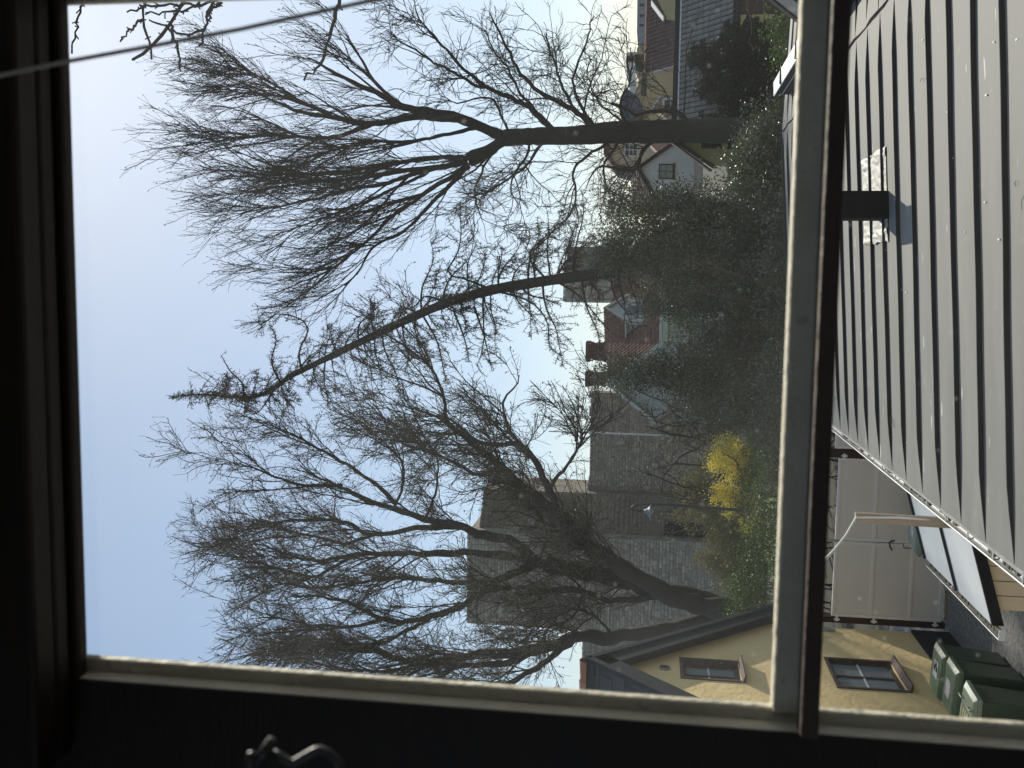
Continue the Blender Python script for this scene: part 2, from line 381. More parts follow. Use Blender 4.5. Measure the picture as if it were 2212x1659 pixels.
f.build('head_moulding', M['dark_wood'], win, bevel=0.006)
f = MB()
f.box((wx0 - .10, 1.0145, wz0 - .1), (XL - 0.013, 1.0180, wz1 + .1)); f.box((XR + 0.013, 1.0145, wz0 - .1), (wx1 + .10, 1.0180, wz1 + .1))
f.build('inner_casing', M['dark_wood'], win)
MB().box((XL - 0.012, 1.0, 5.525), (XR + 0.012, 1.0285, 5.543)).build('lower_sash_rail', M['frame_brown'], win, bevel=0.003)
for (za, zb, gm_) in ((TZ1, ZT, 'veil'), (5.06, TZ0, 'clear')):
    MB().box((XL - .004, 1.050, za - .003), (XR + .004, 1.053, zb + .003)).build('glass_pane', M[gm_], win)
# steel hook that holds the casement, hanging on the casing
hk = MB(); P = lambda a, b: atY(438.9 + a * .1736, 1536 + b * .1736, 0.60)
hk.tube([P(600, 760), P(590, 640), P(615, 545), P(640, 540)], [.003, .003, .0038, .0028], 10)
hk.tube([P(660, 640), P(760, 500), P(860, 350)], [.0036, .0034, .003], 10)
hk.tube([P(870, 520), P(960, 570), P(1080, 640), P(1140, 640), P(1260, 570), P(1370, 505), P(1450, 480), P(1560, 520), P(1650, 610), P(1720, 730)], .0029, 10)
hk.build('hook', M['steel'], win, smooth=True)
cd = MB(); cp = [(-120, 192), (0, 163), (149, 132), (331, 99), (520, 63), (711, 21), (900, -20), (1100, -66)]
cd.tube([atY(a, b, 0.80) for a, b in cp], 0.0019, 8)
tag(cd.build('cord', M['cord'], origin=atY(0, 163, .8), smooth=True), 'thin pale cord slung slantwise across the upper corner of the window', 'cord')

# ------------------------------------------------------------------ the long metal roof below the window
XE, XRG, YF, SL = -1.852, 2.79, 18.45, 0.075
rz = lambda x: 3.37 + SL * x if x <= XRG else 3.37 + SL * XRG - 0.03 * (x - XRG)
bld = thing('metal_roofed_wing', 'low wing under a long grey standing seam metal roof below the window', 'building', (0, 1.2, 0))
MB().box((XE + .28, 1.15, -0.02), (8.5, YF - .25, 3.12)).build('wall', M['beige_board'], bld)
seam_y = [13.56 - 0.5915 * k for k in range(-8, 22)]
seam_y = sorted(v for v in seam_y if 1.2 < v < YF - .1)
edges = [1.16] + seam_y + [YF]
rs = random.Random(5)
def ripple(rs):
    a = [(rs.uniform(-1, 1), rs.uniform(.5, 2.2), rs.uniform(0, 6)) for _ in range(3)]
    return lambda x, v: sum(k * math.sin(w * x + p + v * 1.7) for k, w, p in a) * 0.0036
for i in range(len(edges) - 1):
    ya, yb = edges[i], edges[i + 1]; rp = ripple(rs)
    for (xa, xb, n) in ((XE, XRG, 22), (XRG, 7.5, 10)):
        V = []; Fq = []
        for k in range(n + 1):
            x = xa + (xb - xa) * k / n
            end = max(0, 1 - (x - XE) / .45) + max(0, 1 - abs(x - XRG) / .5)
            for j in range(6):
                v = j / 5; y = ya + (yb - ya) * v
                bow = 0.006 * math.sin(math.pi * v) * end * math.sin(i * 2.1 + x)
                V.append((x, y, rz(x) + rp(x, v) * math.sin(math.pi * min(1, max(0, v)) ) + bow))
        for k in range(n):
            for j in range(5): a = k * 6 + j; Fq.append((a, a + 6, a + 7, a + 1))
        me = mesh_np('roof_panel', np.array(V) - np.array(WM[bld].translation), [np.array(Fq)], M['roof_metal'], True)
        link('roof_panel', me, bld, WM[bld])
def seam_strip(xa, xb, y, h, n, ph):
    m = MB(); L_ = xb - xa; pts = []
    for k in range(n + 1):
        x = xa + L_ * k / n; e = min(1, (x - xa) / .5 + .05, (xb - x) / .5 + .05)
        pts.append((x, y + .006 * math.sin(x * 2.3 + ph) + .003 * math.sin(x * 6 + ph), rz(x) - .002, h * e))
    i0 = 0
    for (x, yy, z, hh) in pts:
        lean = .012 * math.sin(ph * 3 + x)
        m.v += [Vector((x, yy - .007, z)), Vector((x, yy - .006 + lean * .4, z + hh)), Vector((x, yy + .006 + lean * .4, z + hh)), Vector((x, yy + .007, z))]
    for k in range(n):
        a = 4 * k
        for q in range(3): m.f.append([a + q, a + q + 1, a + q + 5, a + q + 4])
    m.f += [[0, 1, 2, 3], [4 * n, 4 * n + 3, 4 * n + 2, 4 * n + 1]]
    return m
for i, y in enumerate(seam_y):
    if 10.5 < y < 12.7 and i % 3 == 99: continue
    seam_strip(XE + .01, XRG - .02, y, 0.038, 26, i * 1.7).build('seam', M['seam_metal'], bld)
    seam_strip(XRG + .02, 7.4, y + .1, 0.026, 12, i * 1.1).build('seam', M['seam_metal'], bld)
m = MB(); pts = [(XRG + .012 * math.sin(k * 1.9), 1.2 + (YF - 1.2) * k / 60, rz(XRG) - .004 + .03 * (0.45 + .55 * abs(math.sin(k * .81)))) for k in range(61)]
for (x, y, z) in pts: m.v += [Vector((x - .02, y, rz(XRG) - .006)), Vector((x, y, z)), Vector((x + .02, y, rz(XRG) - .006))]
for k in range(60): a = 3 * k; m.f += [[a, a + 1, a + 4, a + 3], [a + 1, a + 2, a + 5, a + 4]]
m.build('ridge_fold', M['seam_metal'], bld)
# eave: drip flashing, half round gutter, hangers, grit lying in it
MB().beam((XE - .02, 1.2, rz(XE) - .075), (XE - .02, YF, rz(XE) - .075), (1, 0, 0), (0, 0, 1), .02, .07).build('drip_edge', M['galv'], bld)
def gutter(x, z, r, ya, yb, parent, name='gutter'):
    m = MB(); K = 9
    for yy in (ya, yb):
        for rr in (r, r - .006):
            for q in range(K + 1):
                a = math.pi + math.pi * q / K; m.v.append(Vector((x + rr * math.cos(a), yy, z + rr * math.sin(a))))
    n = K + 1
    for q in range(K):
        m.f.append([q, q + 1, 2 * n + q + 1, 2 * n + q]); m.f.append([n + q, n + q + 1, 3 * n + q + 1, 3 * n + q][::-1])
    m.f += [[0, n, 3 * n, 2 * n], [K, n + K, 3 * n + K, 2 * n + K][::-1]]
    m.tube([(x - r, ya, z + .004), (x - r, yb, z + .004)], .009, 8)
    return m.build(name, M['galv'], parent)
GX, GZ = XE - .046, rz(XE) - .010
gutter(GX, GZ, .042, 1.2, YF + .05, bld)
for k in range(29):
    yy = 1.5 + k * .6
    MB().beam((GX - .044, yy, GZ - .002), (XE + .01, yy, GZ - .004), (0, 1, 0), (0, 0, 1), .025, .006).build('gutter_hanger', M['galv'], bld)
ms = MB(); rs = random.Random(11)
for k in range(420):
    yy = rs.uniform(6, YF); q = rs.uniform(.006, .022)
    if math.sin(yy * 2.1) + math.sin(yy * 5.3) < -.3: continue
    ms.box((GX + rs.uniform(-.028, .005), yy, GZ - .040), (GX + rs.uniform(.008, .03), yy + q * 2, GZ - .030 + q))
ms.build('gutter_grit', M['moss'], bld)['kind'] = 'stuff'
# twig and dropping litter lying on the sheets
# vent box with flashing
vx0, vx1, vy0, vy1 = .726, .998, 10.44, 10.86; vz = rz(.86)
vb = MB().box((vx0, vy0, vz - .08), (vx1, vy1, vz + .58)); vb.build('vent_box', M['dark_metal'], bld, bevel=.006)
MB().box((vx0 - .03, vy0 - .03, vz + .64), (vx1 + .03, vy1 + .03, vz + .665)).build('vent_cap', M['dark_metal'], bld)
for (a, b) in ((vx0 + .01, vy0 + .01), (vx1 - .04, vy0 + .01), (vx0 + .01, vy1 - .04), (vx1 - .04, vy1 - .04)):
    MB().box((a, b, vz + .58), (a + .03, b + .03, vz + .64)).build('cap_post', M['dark_metal'], bld)
fl = MB()             # crumpled lead sheet round the box
nx, ny = 26, 8; xa, xb, ya, yb = .50, 1.44, 10.47, 11.62; rs = random.Random(4)
for j in range(ny + 1):
    for i in range(nx + 1):
        x = xa + (xb - xa) * i / nx; y = ya + (yb - ya) * j / ny
        ed = min(i, nx - i) / 4
        fl.v.append(Vector((x + rs.uniform(-.012, .012) * (ed < .3), y, rz(x) + .010 + (rs.uniform(0, .018) if ed < 1 else rs.uniform(0, .004)))))
for j in range(ny):
    for i in range(nx):
        a = j * (nx + 1) + i; fl.f.append([a, a + 1, a + nx + 2, a + nx + 1])
fl.build('flashing', M['lead'], bld)
# low parapet on the far side of the ridge with a bright capping in lengths
MB().box((3.285, 8.5, 3.50), (3.47, 17.62, 3.815)).build('parapet', M['slate_metal'], bld)
yy = 17.66
for L_ in (1.05, 1.75, 1.8, 1.8, 1.8, 1.2):
    MB().hexa([(3.262, yy - L_ + .012, 3.815), (3.50, yy - L_ + .012, 3.825), (3.50, yy, 3.825), (3.262, yy, 3.815), (3.262, yy - L_ + .012, 3.832), (3.50, yy - L_ + .012, 3.846), (3.50, yy, 3.846), (3.262, yy, 3.832)]).build('capping', M['pale_metal'], bld, bevel=.003)
    MB().box((3.26, yy - L_ - .012, 3.82), (3.502, yy - L_ + .012, 3.862)).build('capping_joint', M['dark_metal'], bld)
    yy -= L_
MB().box((3.274, 8.5, 3.70), (3.284, 17.6, 3.712)).build('parapet_bead', M['pale_metal'], bld)
MB().beam((XE, YF - .02, rz(XE) - .06), (XRG, YF - .02, rz(XRG) - .06), (0, 1, 0), (0, 0, 1), .03, .085).build('end_flashing', M['slate_metal'], bld)
# neighbouring shed roof with a sloping grey verge on the right
A, B = atY(1735, 47, 14), atY(1673, -2, 14); dv = (B - A)
an = thing('side_shed', 'small roof with sloping grey verge board at the right edge above the metal roof', 'shed', (A.x + 1, 14, 0))
pz = Vector((dv.z, 0, -dv.x)).normalized(); pz = -pz if pz.z < 0 else pz        # square to the slope
P0, P1 = A - dv * .35, A + dv * 4
def band(u, v, y0, y1, nm, m): MB().prism([P0 + pz * u + Vector((0, y0, 0)), P1 + pz * u + Vector((0, y0, 0)), P1 + pz * v + Vector((0, y0, 0)), P0 + pz * v + Vector((0, y0, 0))], (0, y1 - y0, 0)).build(nm, m, an)
band(.003, .035, -.02, .10, 'verge_trim', M['dark_metal']); band(-.135, 0, 0, .06, 'verge_board', mat('blue_grey_board', (0.42, .43, .44), .6, (.34, .35, .36), 5))
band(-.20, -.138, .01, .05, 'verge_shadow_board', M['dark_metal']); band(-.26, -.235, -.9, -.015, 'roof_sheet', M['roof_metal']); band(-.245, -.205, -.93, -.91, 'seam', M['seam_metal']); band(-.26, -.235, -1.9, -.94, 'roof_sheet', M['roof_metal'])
MB().prism([Vector((P0.x, 12.2, 0)), Vector((P1.x, 12.2, 0)), P1 + Vector((0, -1.8, -.36)), P0 + Vector((0, -1.8, -.36))], (0, 1.9, 0)).build('wall', M['beige_board'], an)

# ------------------------------------------------------------------ lean-to shed under the eave
sh = thing('lean_to_shed', 'small lean-to with pale metal roof and cream boards tucked under the eave', 'shed', (-2.6, 11.6, 0))
sA, sB = Vector((-1.70, 0, 2.70)), Vector((-3.36, 0, 2.215))
ys = [10.40, 11.56, 12.90]
for i in range(2):
    MB().prism([(sA.x, ys[i] + .012, sA.z), (sB.x, ys[i] + .012, sB.z), (sB.x, ys[i] + .012, sB.z + .02), (sA.x, ys[i] + .012, sA.z + .02)], (0, ys[i + 1] - ys[i] - .024, 0)).build('roof_panel', M['pale_metal'], sh)
    MB().prism([(sA.x, ys[i + 1] - .012, sA.z), (sB.x, ys[i + 1] - .012, sB.z), (sB.x, ys[i + 1] - .012, sB.z + .05), (sA.x, ys[i + 1] - .012, sA.z + .05)], (0, .024, 0)).build('seam', M['seam_metal'], sh)
MB().prism([(sA.x, 10.365, sA.z - .09), (sB.x, 10.365, sB.z - .09), (sB.x, 10.365, sB.z + .022), (sA.x, 10.365, sA.z + .022)], (0, .034, 0)).build('verge_board', M['dark_metal'], sh)
gutter(sB.x - .055, sB.z - .01, .05, 10.25, 12.95, sh)
MB().box((sB.x - .11, 10.235, sB.z - .06), (sB.x, 10.249, sB.z + .0)).build('gutter_end', M['pale_metal'], sh)
ms = MB(); rs = random.Random(12)
for k in range(120):
    yy = rs.uniform(10.3, 12.9); q = rs.uniform(.006, .02); ms.box((sB.x - .09, yy, sB.z - .052), (sB.x - .02, yy + q * 2, sB.z - .04 + q))
ms.build('gutter_grit', M['moss'], sh)['kind'] = 'stuff'
nb = 10; bw = (sB.x + .14 - (-1.70)) / nb
for k in range(nb):
    xa, xb = -1.70 + bw * k, -1.70 + bw * (k + 1); top = sA.z - .03 + (xb + 1.70) / (sB.x + 1.70) * (sB.z - sA.z)
    MB().box((xb + .005, 10.44, 0.0), (xa - .005, 10.465 + .004 * (k % 2), top)).build('wall_board', M['beige_board'], sh)
MB().box((sB.x + .14, 10.47, 0), (-1.72, 12.8, 2.05)).build('wall', M['beige_board'], sh)

# timber upright on the eave and the cable that runs from it
p0 = Vector((-1.99, 8.86, 3.12)); p1 = Vector((-1.985, 8.90, 3.915))
MB().beam(p0, p1, (1, 0, 0), (0, 1, 0), .085, .06).build('x', M['grey_wood'], origin=p0)
po = bpy.data.objects['x']; po.name = 'timber_post'; tag(po, 'weathered wooden upright standing at the edge of the metal roof', 'post')
c = MB(); cpts = [atX(3369 * .5486, 2040 * .5486, -1.99)] + [atY(a * .5486, b * .5486, yv) for a, b, yv in ((3330, 2110, 8.4), (3290, 2160, 8.0), (3242, 2212, 7.5), (3205, 2290, 6.9), (3190, 2420, 6.0), (3192, 2600, 4.8), (3215, 2780, 3.2))] + [Vector((-1.35, 1.15, 5.05))]
c.tube([cpts[0] + Vector((.02, -.03, -.7)), cpts[0] + Vector((.03, -.035, -.35)), cpts[0] + Vector((.01, -.02, 0))] + cpts[1:], .011, 8)
tag(c.build('cable', M['white'], origin=cpts[0], smooth=True), 'white cable sagging away from the top of the wooden upright', 'cable')

# ------------------------------------------------------------------ yard gate
GY = 19.7
gt_ = thing('double_gate', 'tall greige double yard gate with panelled leaves between red-brown posts', 'gate', (-4.85, GY, 0))
def leaf(xa, xb, flip):
    lf = MB(); fw = .055
    for a, b in ((xa, xa + fw), (xb - fw, xb)): lf.box((a, GY - .03, .07), (b, GY + .03, 2.12))
    for z in (.07, .63, 1.36, 2.065): lf.box((xa + fw, GY - .026, z), (xb - fw, GY + .026, z + fw))
    L_ = lf.build('gate_leaf', M['gate_frame'], gt_, bevel=.004)
    for za, zb in ((.125, .63), (.685, 1.36), (1.415, 2.065)):
        MB().box((xa + fw - .004, GY - .006, za - .004), (xb - fw + .004, GY + .006, zb + .004)).build('panel', M['gate_paint'], L_)
    hx = xa if not flip else xb; sgn = -1 if not flip else 1
    for z in (.16, 1.30, 2.0):
        MB().box((min(hx, hx + sgn * .09), GY - .05, z), (max(hx, hx + sgn * .09), GY - .028, z + .05)).box((hx + sgn * .05 - .015, GY - .075, z - .03), (hx + sgn * .05 + .015, GY - .045, z + .08)).build('hinge', M['gate_frame'], L_)
    return L_
leaf(-6.375, -4.875, False); l2 = leaf(-4.845, -3.225, True)
hd = MB(); hd.tube([(-4.80, GY - .05, 1.02), (-4.80, GY - .09, 1.08), (-4.83, GY - .09, 1.12), (-4.92, GY - .07, 1.10), (-4.98, GY - .09, 1.06)], .013, 8)
hd.build('handle', M['dark_metal'], gt_)
MB().tube([(-4.93, GY - .06, .70), (-4.93, GY - .06, .84), (-4.84, GY - .06, .86)], .008, 6).build('drop_bolt', M['dark_metal'], gt_)
MB().box((-4.885, GY - .045, 2.0), (-4.835, GY - .03, 2.28)).build('top_bolt', M['galv'], gt_)
for i, (xa, xb, lb) in enumerate(((-6.50, -6.385, 'dark red-brown gate post against the ochre wall'), (-3.215, -3.05, 'dark red-brown gate post by the eave of the metal roof'))):
    tag(MB().box((xa, GY - .04, 0), (xb, GY + .12, 2.75)).build('gate_post', M['red_brown'], origin=(xa, GY, 0), bevel=.004), lb, 'gate post', 'gate posts')
fp = thing('fixed_gate_panel', 'greige fixed panel beside the gate, half hidden by the eave', 'panel', (-2.4, GY, 0))
MB().box((-3.04, GY - .03, .05), (-2.985, GY + .03, 2.2)).box((-1.9, GY - .03, .05), (-1.845, GY + .03, 2.2)).box((-2.985, GY - .026, 2.14), (-1.9, GY + .026, 2.2)).box((-2.985, GY - .026, 1.36), (-1.9, GY + .026, 1.42)).build('frame', M['gate_frame'], fp)
MB().box((-2.99, GY - .006, .06), (-1.895, GY + .006, 2.15)).build('panel', M['gate_paint'], fp)
lt = MB(); rs = random.Random(9)
for k in range(260):
    x = rs.uniform(-6.3, -3.3); q = rs.uniform(.01, .03); yv = GY - .05 - abs(rs.gauss(0, .03)); lt.box((x, yv, .0), (x + q * 1.5, yv + q, rs.uniform(.01, .04)))
tag(lt.build('leaf_litter', M['leaf_litter']), kind='stuff')

# ------------------------------------------------------------------ ochre house
HX = -6.5; AY, AZ = 16.25, 6.70
oh = thing('ochre_house', 'ochre rendered house whose gable with dark barge boards faces the yard', 'house', (-9, 16.25, 0))
ya, yb = 13.12, 19.36; ze = AZ - .2 - (yb - AY)
holes = [(16.30, 17.18, 4.12, 5.10), (16.36, 17.66, 1.46, 2.56)]
hw = MB()
# gable wall in strips round the two window openings
def strip(y0, y1, z0, z1f): hw.prism([(HX, y0, z0), (HX, y1, z0), (HX, y1, z1f(y1)), (HX, y0, z1f(y0))], (-.3, 0, 0))
top = lambda y: AZ - .2 - abs(y - AY)
strip(ya, AY, .70, top); strip(AY, 16.30, .70, top)
(u0, u1, v0, v1), (l0, l1, m0, m1) = holes
strip(u0, l0, .70, lambda y: v0); strip(u0, u1, v1, top)
strip(l0, u1, .70, lambda y: m0); strip(l0, u1, m1, lambda y: v0)
strip(u1, l1, .70, lambda y: m0); strip(u1, l1, m1, top)
strip(l1, yb, .70, top)
hw.build('wall', M['ochre'], oh)
MB().box((HX - 7, ya, 0), (HX - .31, yb, ze)).build('side_wall', M['ochre'], oh)
MB().box((HX - .28, ya - .02, 0), (HX + .045, yb + .015, .695)).build('plinth', M['plinth'], oh)
M['slate'] = mat('dark_roof_slate', (.05, .052, .056), .7, (.032, .033, .036), 6, bump=.3, rnd=.25)
OV = .20
for sg in (-1, 1):
    E = Vector((0, sg * 3.55, AZ - 3.55)); a = Vector((HX + OV, AY, AZ)); b = Vector((HX + OV, AY + E.y, E.z))
    dn = Vector((0, sg, -1)).normalized(); nm = Vector((0, sg, 1)).normalized()
    MB().prism([a - nm * .16, b - nm * .16, b - nm * .045, a - nm * .045], (-7.6, 0, 0)).build('roof_deck', M['slate'], oh)
    # slates: rows down the slope
    sp = ([(0, 0, 0), (1, 0, 0), (1, 1, 0), (0, 1, 0), (0, 0, 1), (1, 0, 1), (1, 1, .4), (0, 1, .4)], [[0, 1, 2, 3], [4, 5, 6, 7], [0, 1, 5, 4], [1, 2, 6, 5], [2, 3, 7, 6], [3, 0, 4, 7]])
    Ms = []
    for r in range(16):
        for c_ in range(16):
            o = Vector((HX + OV - .02 - .25 * (c_ + 1) - (.12 if r % 2 else 0), AY, AZ)) + dn * (.30 * r + .30) - nm * .045 + nm * .004
            Ms.append(frame_M(o, Vector((.245, 0, 0)), -dn * .33, nm * .022))
    pieces('slate', oh, [sp], Ms, M['slate'], 300 if sg < 0 else 20)
    MB().prism([a - nm * .06 + Vector((.0, 0, 0)), b - nm * .06, b - nm * .33, a - nm * .33 - Vector((0, 0, .11))], (.045, 0, 0)).build('barge_board', M['slate_metal'], oh, bevel=.006)
    MB().prism([a + nm * .035, b + nm * .035, b - nm * .09, a - nm * .09], (.085, 0, 0)).build('barge_trim', M['slate_metal'], oh, bevel=.008)
    MB().prism([a - nm * .165, b - nm * .165, b - nm * .20, a - nm * .20], (-.19, 0, 0)).build('soffit', M['slate_metal'], oh)
for k in range(14):
    x = HX + OV + .02 - k * .36
    m = MB(); KK = 7
    for (xx, rr) in ((x, .125), (x - .38, .105)):
        for q in range(KK + 1): t = math.pi * q / KK; m.v.append(Vector((xx, AY + rr * math.cos(t), AZ + .0 + rr * math.sin(t))))
    for q in range(KK): m.f.append([q, q + 1, KK + 2 + q, KK + 1 + q])
    m.build('ridge_tile', M['terracotta'], oh)
def oh_window(y0, y1, z0, z1, dep):
    fr = MB(); t = .075; xw = HX - dep
    fr.box((xw - .05, y0, z0), (xw, y0 + t, z1)); fr.box((xw - .05, y1 - t, z0), (xw, y1, z1)); fr.box((xw - .05, y0 + t, z0), (xw, y1 - t, z0 + t)); fr.box((xw - .05, y0 + t, z1 - t), (xw, y1 - t, z1))
    W_ = fr.build('window', M['win_wood'], oh, bevel=.004)
    ym, zm = (y0 + y1) / 2, (z0 + z1) / 2 + .02
    MB().box((xw - .04, ym - .028, z0 + t), (xw - .006, ym + .028, z1 - t)).build('mullion', M['win_wood'], W_)
    for a, b in ((y0 + t, ym - .03), (ym + .03, y1 - t)): MB().box((xw - .038, a, zm - .014), (xw - .010, b, zm + .014)).build('glazing_bar', M['white'], W_)
    for a, b in ((y0 + t, ym - .028), (ym + .028, y1 - t)):
        for c_, d in ((z0 + t, zm - .014), (zm + .014, z1 - t)): MB().box((xw - .032, a, c_), (xw - .027, b, d)).build('pane', M['pane'], W_)
    rv = MB()
    MB().hexa([(HX - .06, y0 - .03, z0 - .05), (HX + .13, y0 - .03, z0 - .075), (HX + .13, y1 + .03, z0 - .075), (HX - .06, y1 + .03, z0 - .05), (HX - .06, y0 - .03, z0 + .005), (HX + .13, y0 - .03, z0 - .045), (HX + .13, y1 + .03, z0 - .045), (HX - .06, y1 + .03, z0 + .005)]).build('sill', M['win_wood'], W_)
    cs = MB()
    for a, b in ((y0 - .03, y0 + .03), (y1 - .03, y1 + .03)): cs.box((HX - .10, a, z0 - .001), (HX + .022, b, z1 + .03))
    cs.box((HX - .10, y0 + .03, z1 - .03), (HX + .022, y1 - .03, z1 + .03)); cs.build('casing', M['win_wood'], W_)
oh_window(16.30, 17.18, 4.12, 5.10, .10); oh_window(16.36, 17.66, 1.46, 2.56, .04)
vp = atX(1435.7, 1443, HX + .01)
vn = MB(); vn.tube([(HX - .02, vp.y, vp.z), (HX + .03, vp.y, vp.z)], .10, 20); vo = vn.build('wall_vent', M['galv'], oh)
m = MB()
for k in range(-2, 3):
    for j in range(-2, 3):
        if k * k + j * j < 6: m.box((HX + .029, vp.y + k * .03 - .01, vp.z + j * .03 - .01), (HX + .036, vp.y + k * .03 + .01, vp.z + j * .03 + .01))
m.build('vent_grille', M['dark_metal'], vo)
MB().box((HX, 19.10, 2.15), (HX + .05, 19.22, 2.36)).build('junction_box', M['galv'], oh)

# ------------------------------------------------------------------ wheelie bins
def wheelie(kind, label, loc, rz):
    b = thing('wheelie_bin', label, 'bin', loc, rz, 'green wheelie bins in the yard')
    # local: +x front, hinge at -x
    w, d, h = (.29, .36, 1.0)
    T = WM[b]; Wd = lambda p: T @ Vector(p)
    m = MB()
    lo = [(-d * .80, -w * .80, .05), (d * .78, -w * .80, .05), (d * .78, w * .80, .05), (-d * .80, w * .80, .05)]
    hi = [(-d, -w, h), (d * .98, -w, h), (d * .98, w, h), (-d, w, h)]
    m.hexa([Wd(p) for p in lo + hi]); m.build('body', M['bin'], b, bevel=.02)
    m = MB(); m.hexa([Wd(p) for p in [(-d - .01, -w - .022, h - .055), (d + .018, -w - .022, h - .055), (d + .018, w + .022, h - .055), (-d - .01, w + .022, h - .055), (-d - .01, -w - .022, h + .0), (d + .018, -w - .022, h + .0), (d + .018, w + .022, h + .0), (-d - .01, w + .022, h + .0)]])
    m.build('rim', M['lid'] if kind < 2 else M['lid_pale'], b, bevel=.008)
    lm = M['lid'] if kind < 2 else M['lid_pale']
    m = MB(); zt = h + .055
    m.hexa([Wd(p) for p in [(-d - .05, -w - .01, h + .002), (d + .03, -w - .01, h + .002), (d + .03, w + .01, h + .002), (-d - .05, w + .01, h + .002), (-d + .02, -w + .05, zt + .03), (d - .05, -w + .05, zt), (d - .05, w - .05, zt), (-d + .02, w - .05, zt + .03)]])
    L_ = m.build('lid', lm, b, bevel=.016)
    if kind == 2:
        for k in range(4): MB().hexa([Wd(p) for p in [(-d + .07, -.15 + k * .09, zt + .02), (d - .28, -.15 + k * .09, zt + .008), (d - .28, -.11 + k * .09, zt + .008), (-d + .07, -.11 + k * .09, zt + .02), (-d + .07, -.15 + k * .09, zt + .045), (d - .28, -.15 + k * .09, zt + .030), (d - .28, -.11 + k * .09, zt + .030), (-d + .07, -.11 + k * .09, zt + .045)]]).build('rib', mat('cream_rib', (.62, .60, .42), .5) if k == 0 else bpy.data.materials['cream_rib'], L_)
        for sgy in (-1, 1): MB().tube([Wd(p) for p in [(d - .18, sgy * .20 - .06, zt), (d - .18, sgy * .20 - .06, zt + .045), (d - .18, sgy * .20 + .06, zt + .045), (d - .18, sgy * .20 + .06, zt)]], .012, 8).build('handle', M['lid_pale'], L_)
    else:
        rs = random.Random(kind); zz = zt + .0245
        lb = MB(); sl = -.03 / (2 * d - .07)
        zl = lambda x: zt + .03 + (x + d - .02) * sl + .004
        a = (-.10, -.13, .18, .10) if kind == 0 else (-.16, -.10, .12, .12)
        lb.hexa([Wd(p) for p in [(a[0], a[1], zl(a[0])), (a[2], a[1], zl(a[2])), (a[2], a[3], zl(a[2])), (a[0], a[3], zl(a[0])), (a[0], a[1], zl(a[0]) + .003), (a[2], a[1], zl(a[2]) + .003), (a[2], a[3], zl(a[2]) + .003), (a[0], a[3], zl(a[0]) + .003)]])
        S = lb.build('sticker', mat('worn_sticker' + str(kind), (.62, .60, .60), .6, (.36, .33, .35), 14 if kind else 5, bump=0), L_)
        if kind == 0:
            for q, (x, yv) in enumerate(((.06, -.07), (.06, .035), (.12, -.02))):
                MB().hexa([Wd(p) for p in [(x - .05, yv - .035, zl(x - .05) + .0035), (x + .03, yv - .035, zl(x + .03) + .0035), (x + .03, yv + .035, zl(x + .03) + .0035), (x - .05, yv + .035, zl(x - .05) + .0035), (x - .05, yv - .035, zl(x - .05) + .005), (x + .03, yv - .035, zl(x + .03) + .005), (x + .03, yv + .035, zl(x + .03) + .005), (x - .05, yv + .035, zl(x - .05) + .005)]]).build('print_block', M['slate_metal'], S)
    MB().tube([Wd((-d - .06, -w + .03, h + .01)), Wd((-d - .06, w - .03, h + .01))], .016, 8).build('handle_bar', M['bin'], b)
    for k in (-1, 1): MB().box((-d - .075, k * .16 - .05, h - .03), (-d + .01, k * .16 + .05, h + .022), T).build('hinge', M['rubber'], b)
    for sgy in (-1, 1):
        MB().tube([Wd((-d + .06, sgy * (w - .02), .10)), Wd((-d + .06, sgy * (w + .03), .10))], .10, 16).build('wheel', M['rubber'], b)
wheelie(0, 'green wheelie bin with a printed sticker on its lid, farthest along the ochre wall', (-6.10, 16.34, 0), R(-4))
wheelie(1, 'green wheelie bin with a peeling white sticker, middle of the three by the ochre wall', (-6.08, 15.62, 0), R(-3))
wheelie(2, 'green wheelie bin with pale ribbed lid, nearest by the ochre wall', (-6.13, 14.76, 0), R(-6))
BG = atZ(3592 * 2212 / 4032, 2085 * 2212 / 4032, 1.07)
wheelie(3, 'green wheelie bin in front of the yard gate, half hidden by the lean-to', (BG.x, BG.y, 0), R(165))
# ================================================================== what stands beyond the yard
NP = 2212 / 4032                                  # native picture pixels -> 2212 units
def nY(x, y, Y): return atY(x * NP, y * NP, Y)
M['rubble'] = mat('grey_limestone_rubble', (0.56, 0.48, 0.385), 0.92, (0.34, 0.29, 0.235), 2.5, bump=0.9, bscale=9, rnd=0.24)
M['mortar'] = mat('lime_mortar_wall', (0.40, 0.345, 0.28), 0.95, (0.27, 0.23, 0.185), 1.1, bump=1.0, bscale=5, detail=9, speck=(3.2, 0.63, (0.14, 0.12, 0.10)))
M['tower_shaded'] = mat('brownish_shaded_tower_render', (0.33, 0.275, 0.21), 0.95, (0.22, 0.185, 0.145), 1.4, bump=1.0, bscale=6, detail=9)  # flanks' shade put into a darker brown than the rubble
M['far_stone'] = mat('far_tower_stone', (0.42, 0.42, 0.38), 0.95, (0.31, 0.31, 0.28), .8, bump=0.8, bscale=5, detail=9)
M['red_tile'] = mat('red_clay_tile', (0.34, 0.185, 0.125), 0.85, (0.22, 0.12, 0.085), 3, bump=0.3, rnd=0.25)
M['brown_tile'] = mat('brown_red_tile', (0.215, 0.13, 0.105), 0.85, (0.14, 0.085, 0.07), 3, bump=0.3, rnd=0.2)
M['grey_tile'] = mat('weathered_grey_pantile', (0.30, 0.275, 0.235), 0.8, (0.20, 0.185, 0.16), 4, bump=0.3, rnd=0.2)
M['lavender'] = mat('bluish_white_limewash', (0.66, 0.66, 0.67), 0.9, (0.56, 0.56, 0.57), 2, bump=0.3)
M['grey_render'] = mat('pale_grey_render', (0.52, 0.50, 0.46), 0.9, (0.42, 0.40, 0.37), 2, bump=0.3)
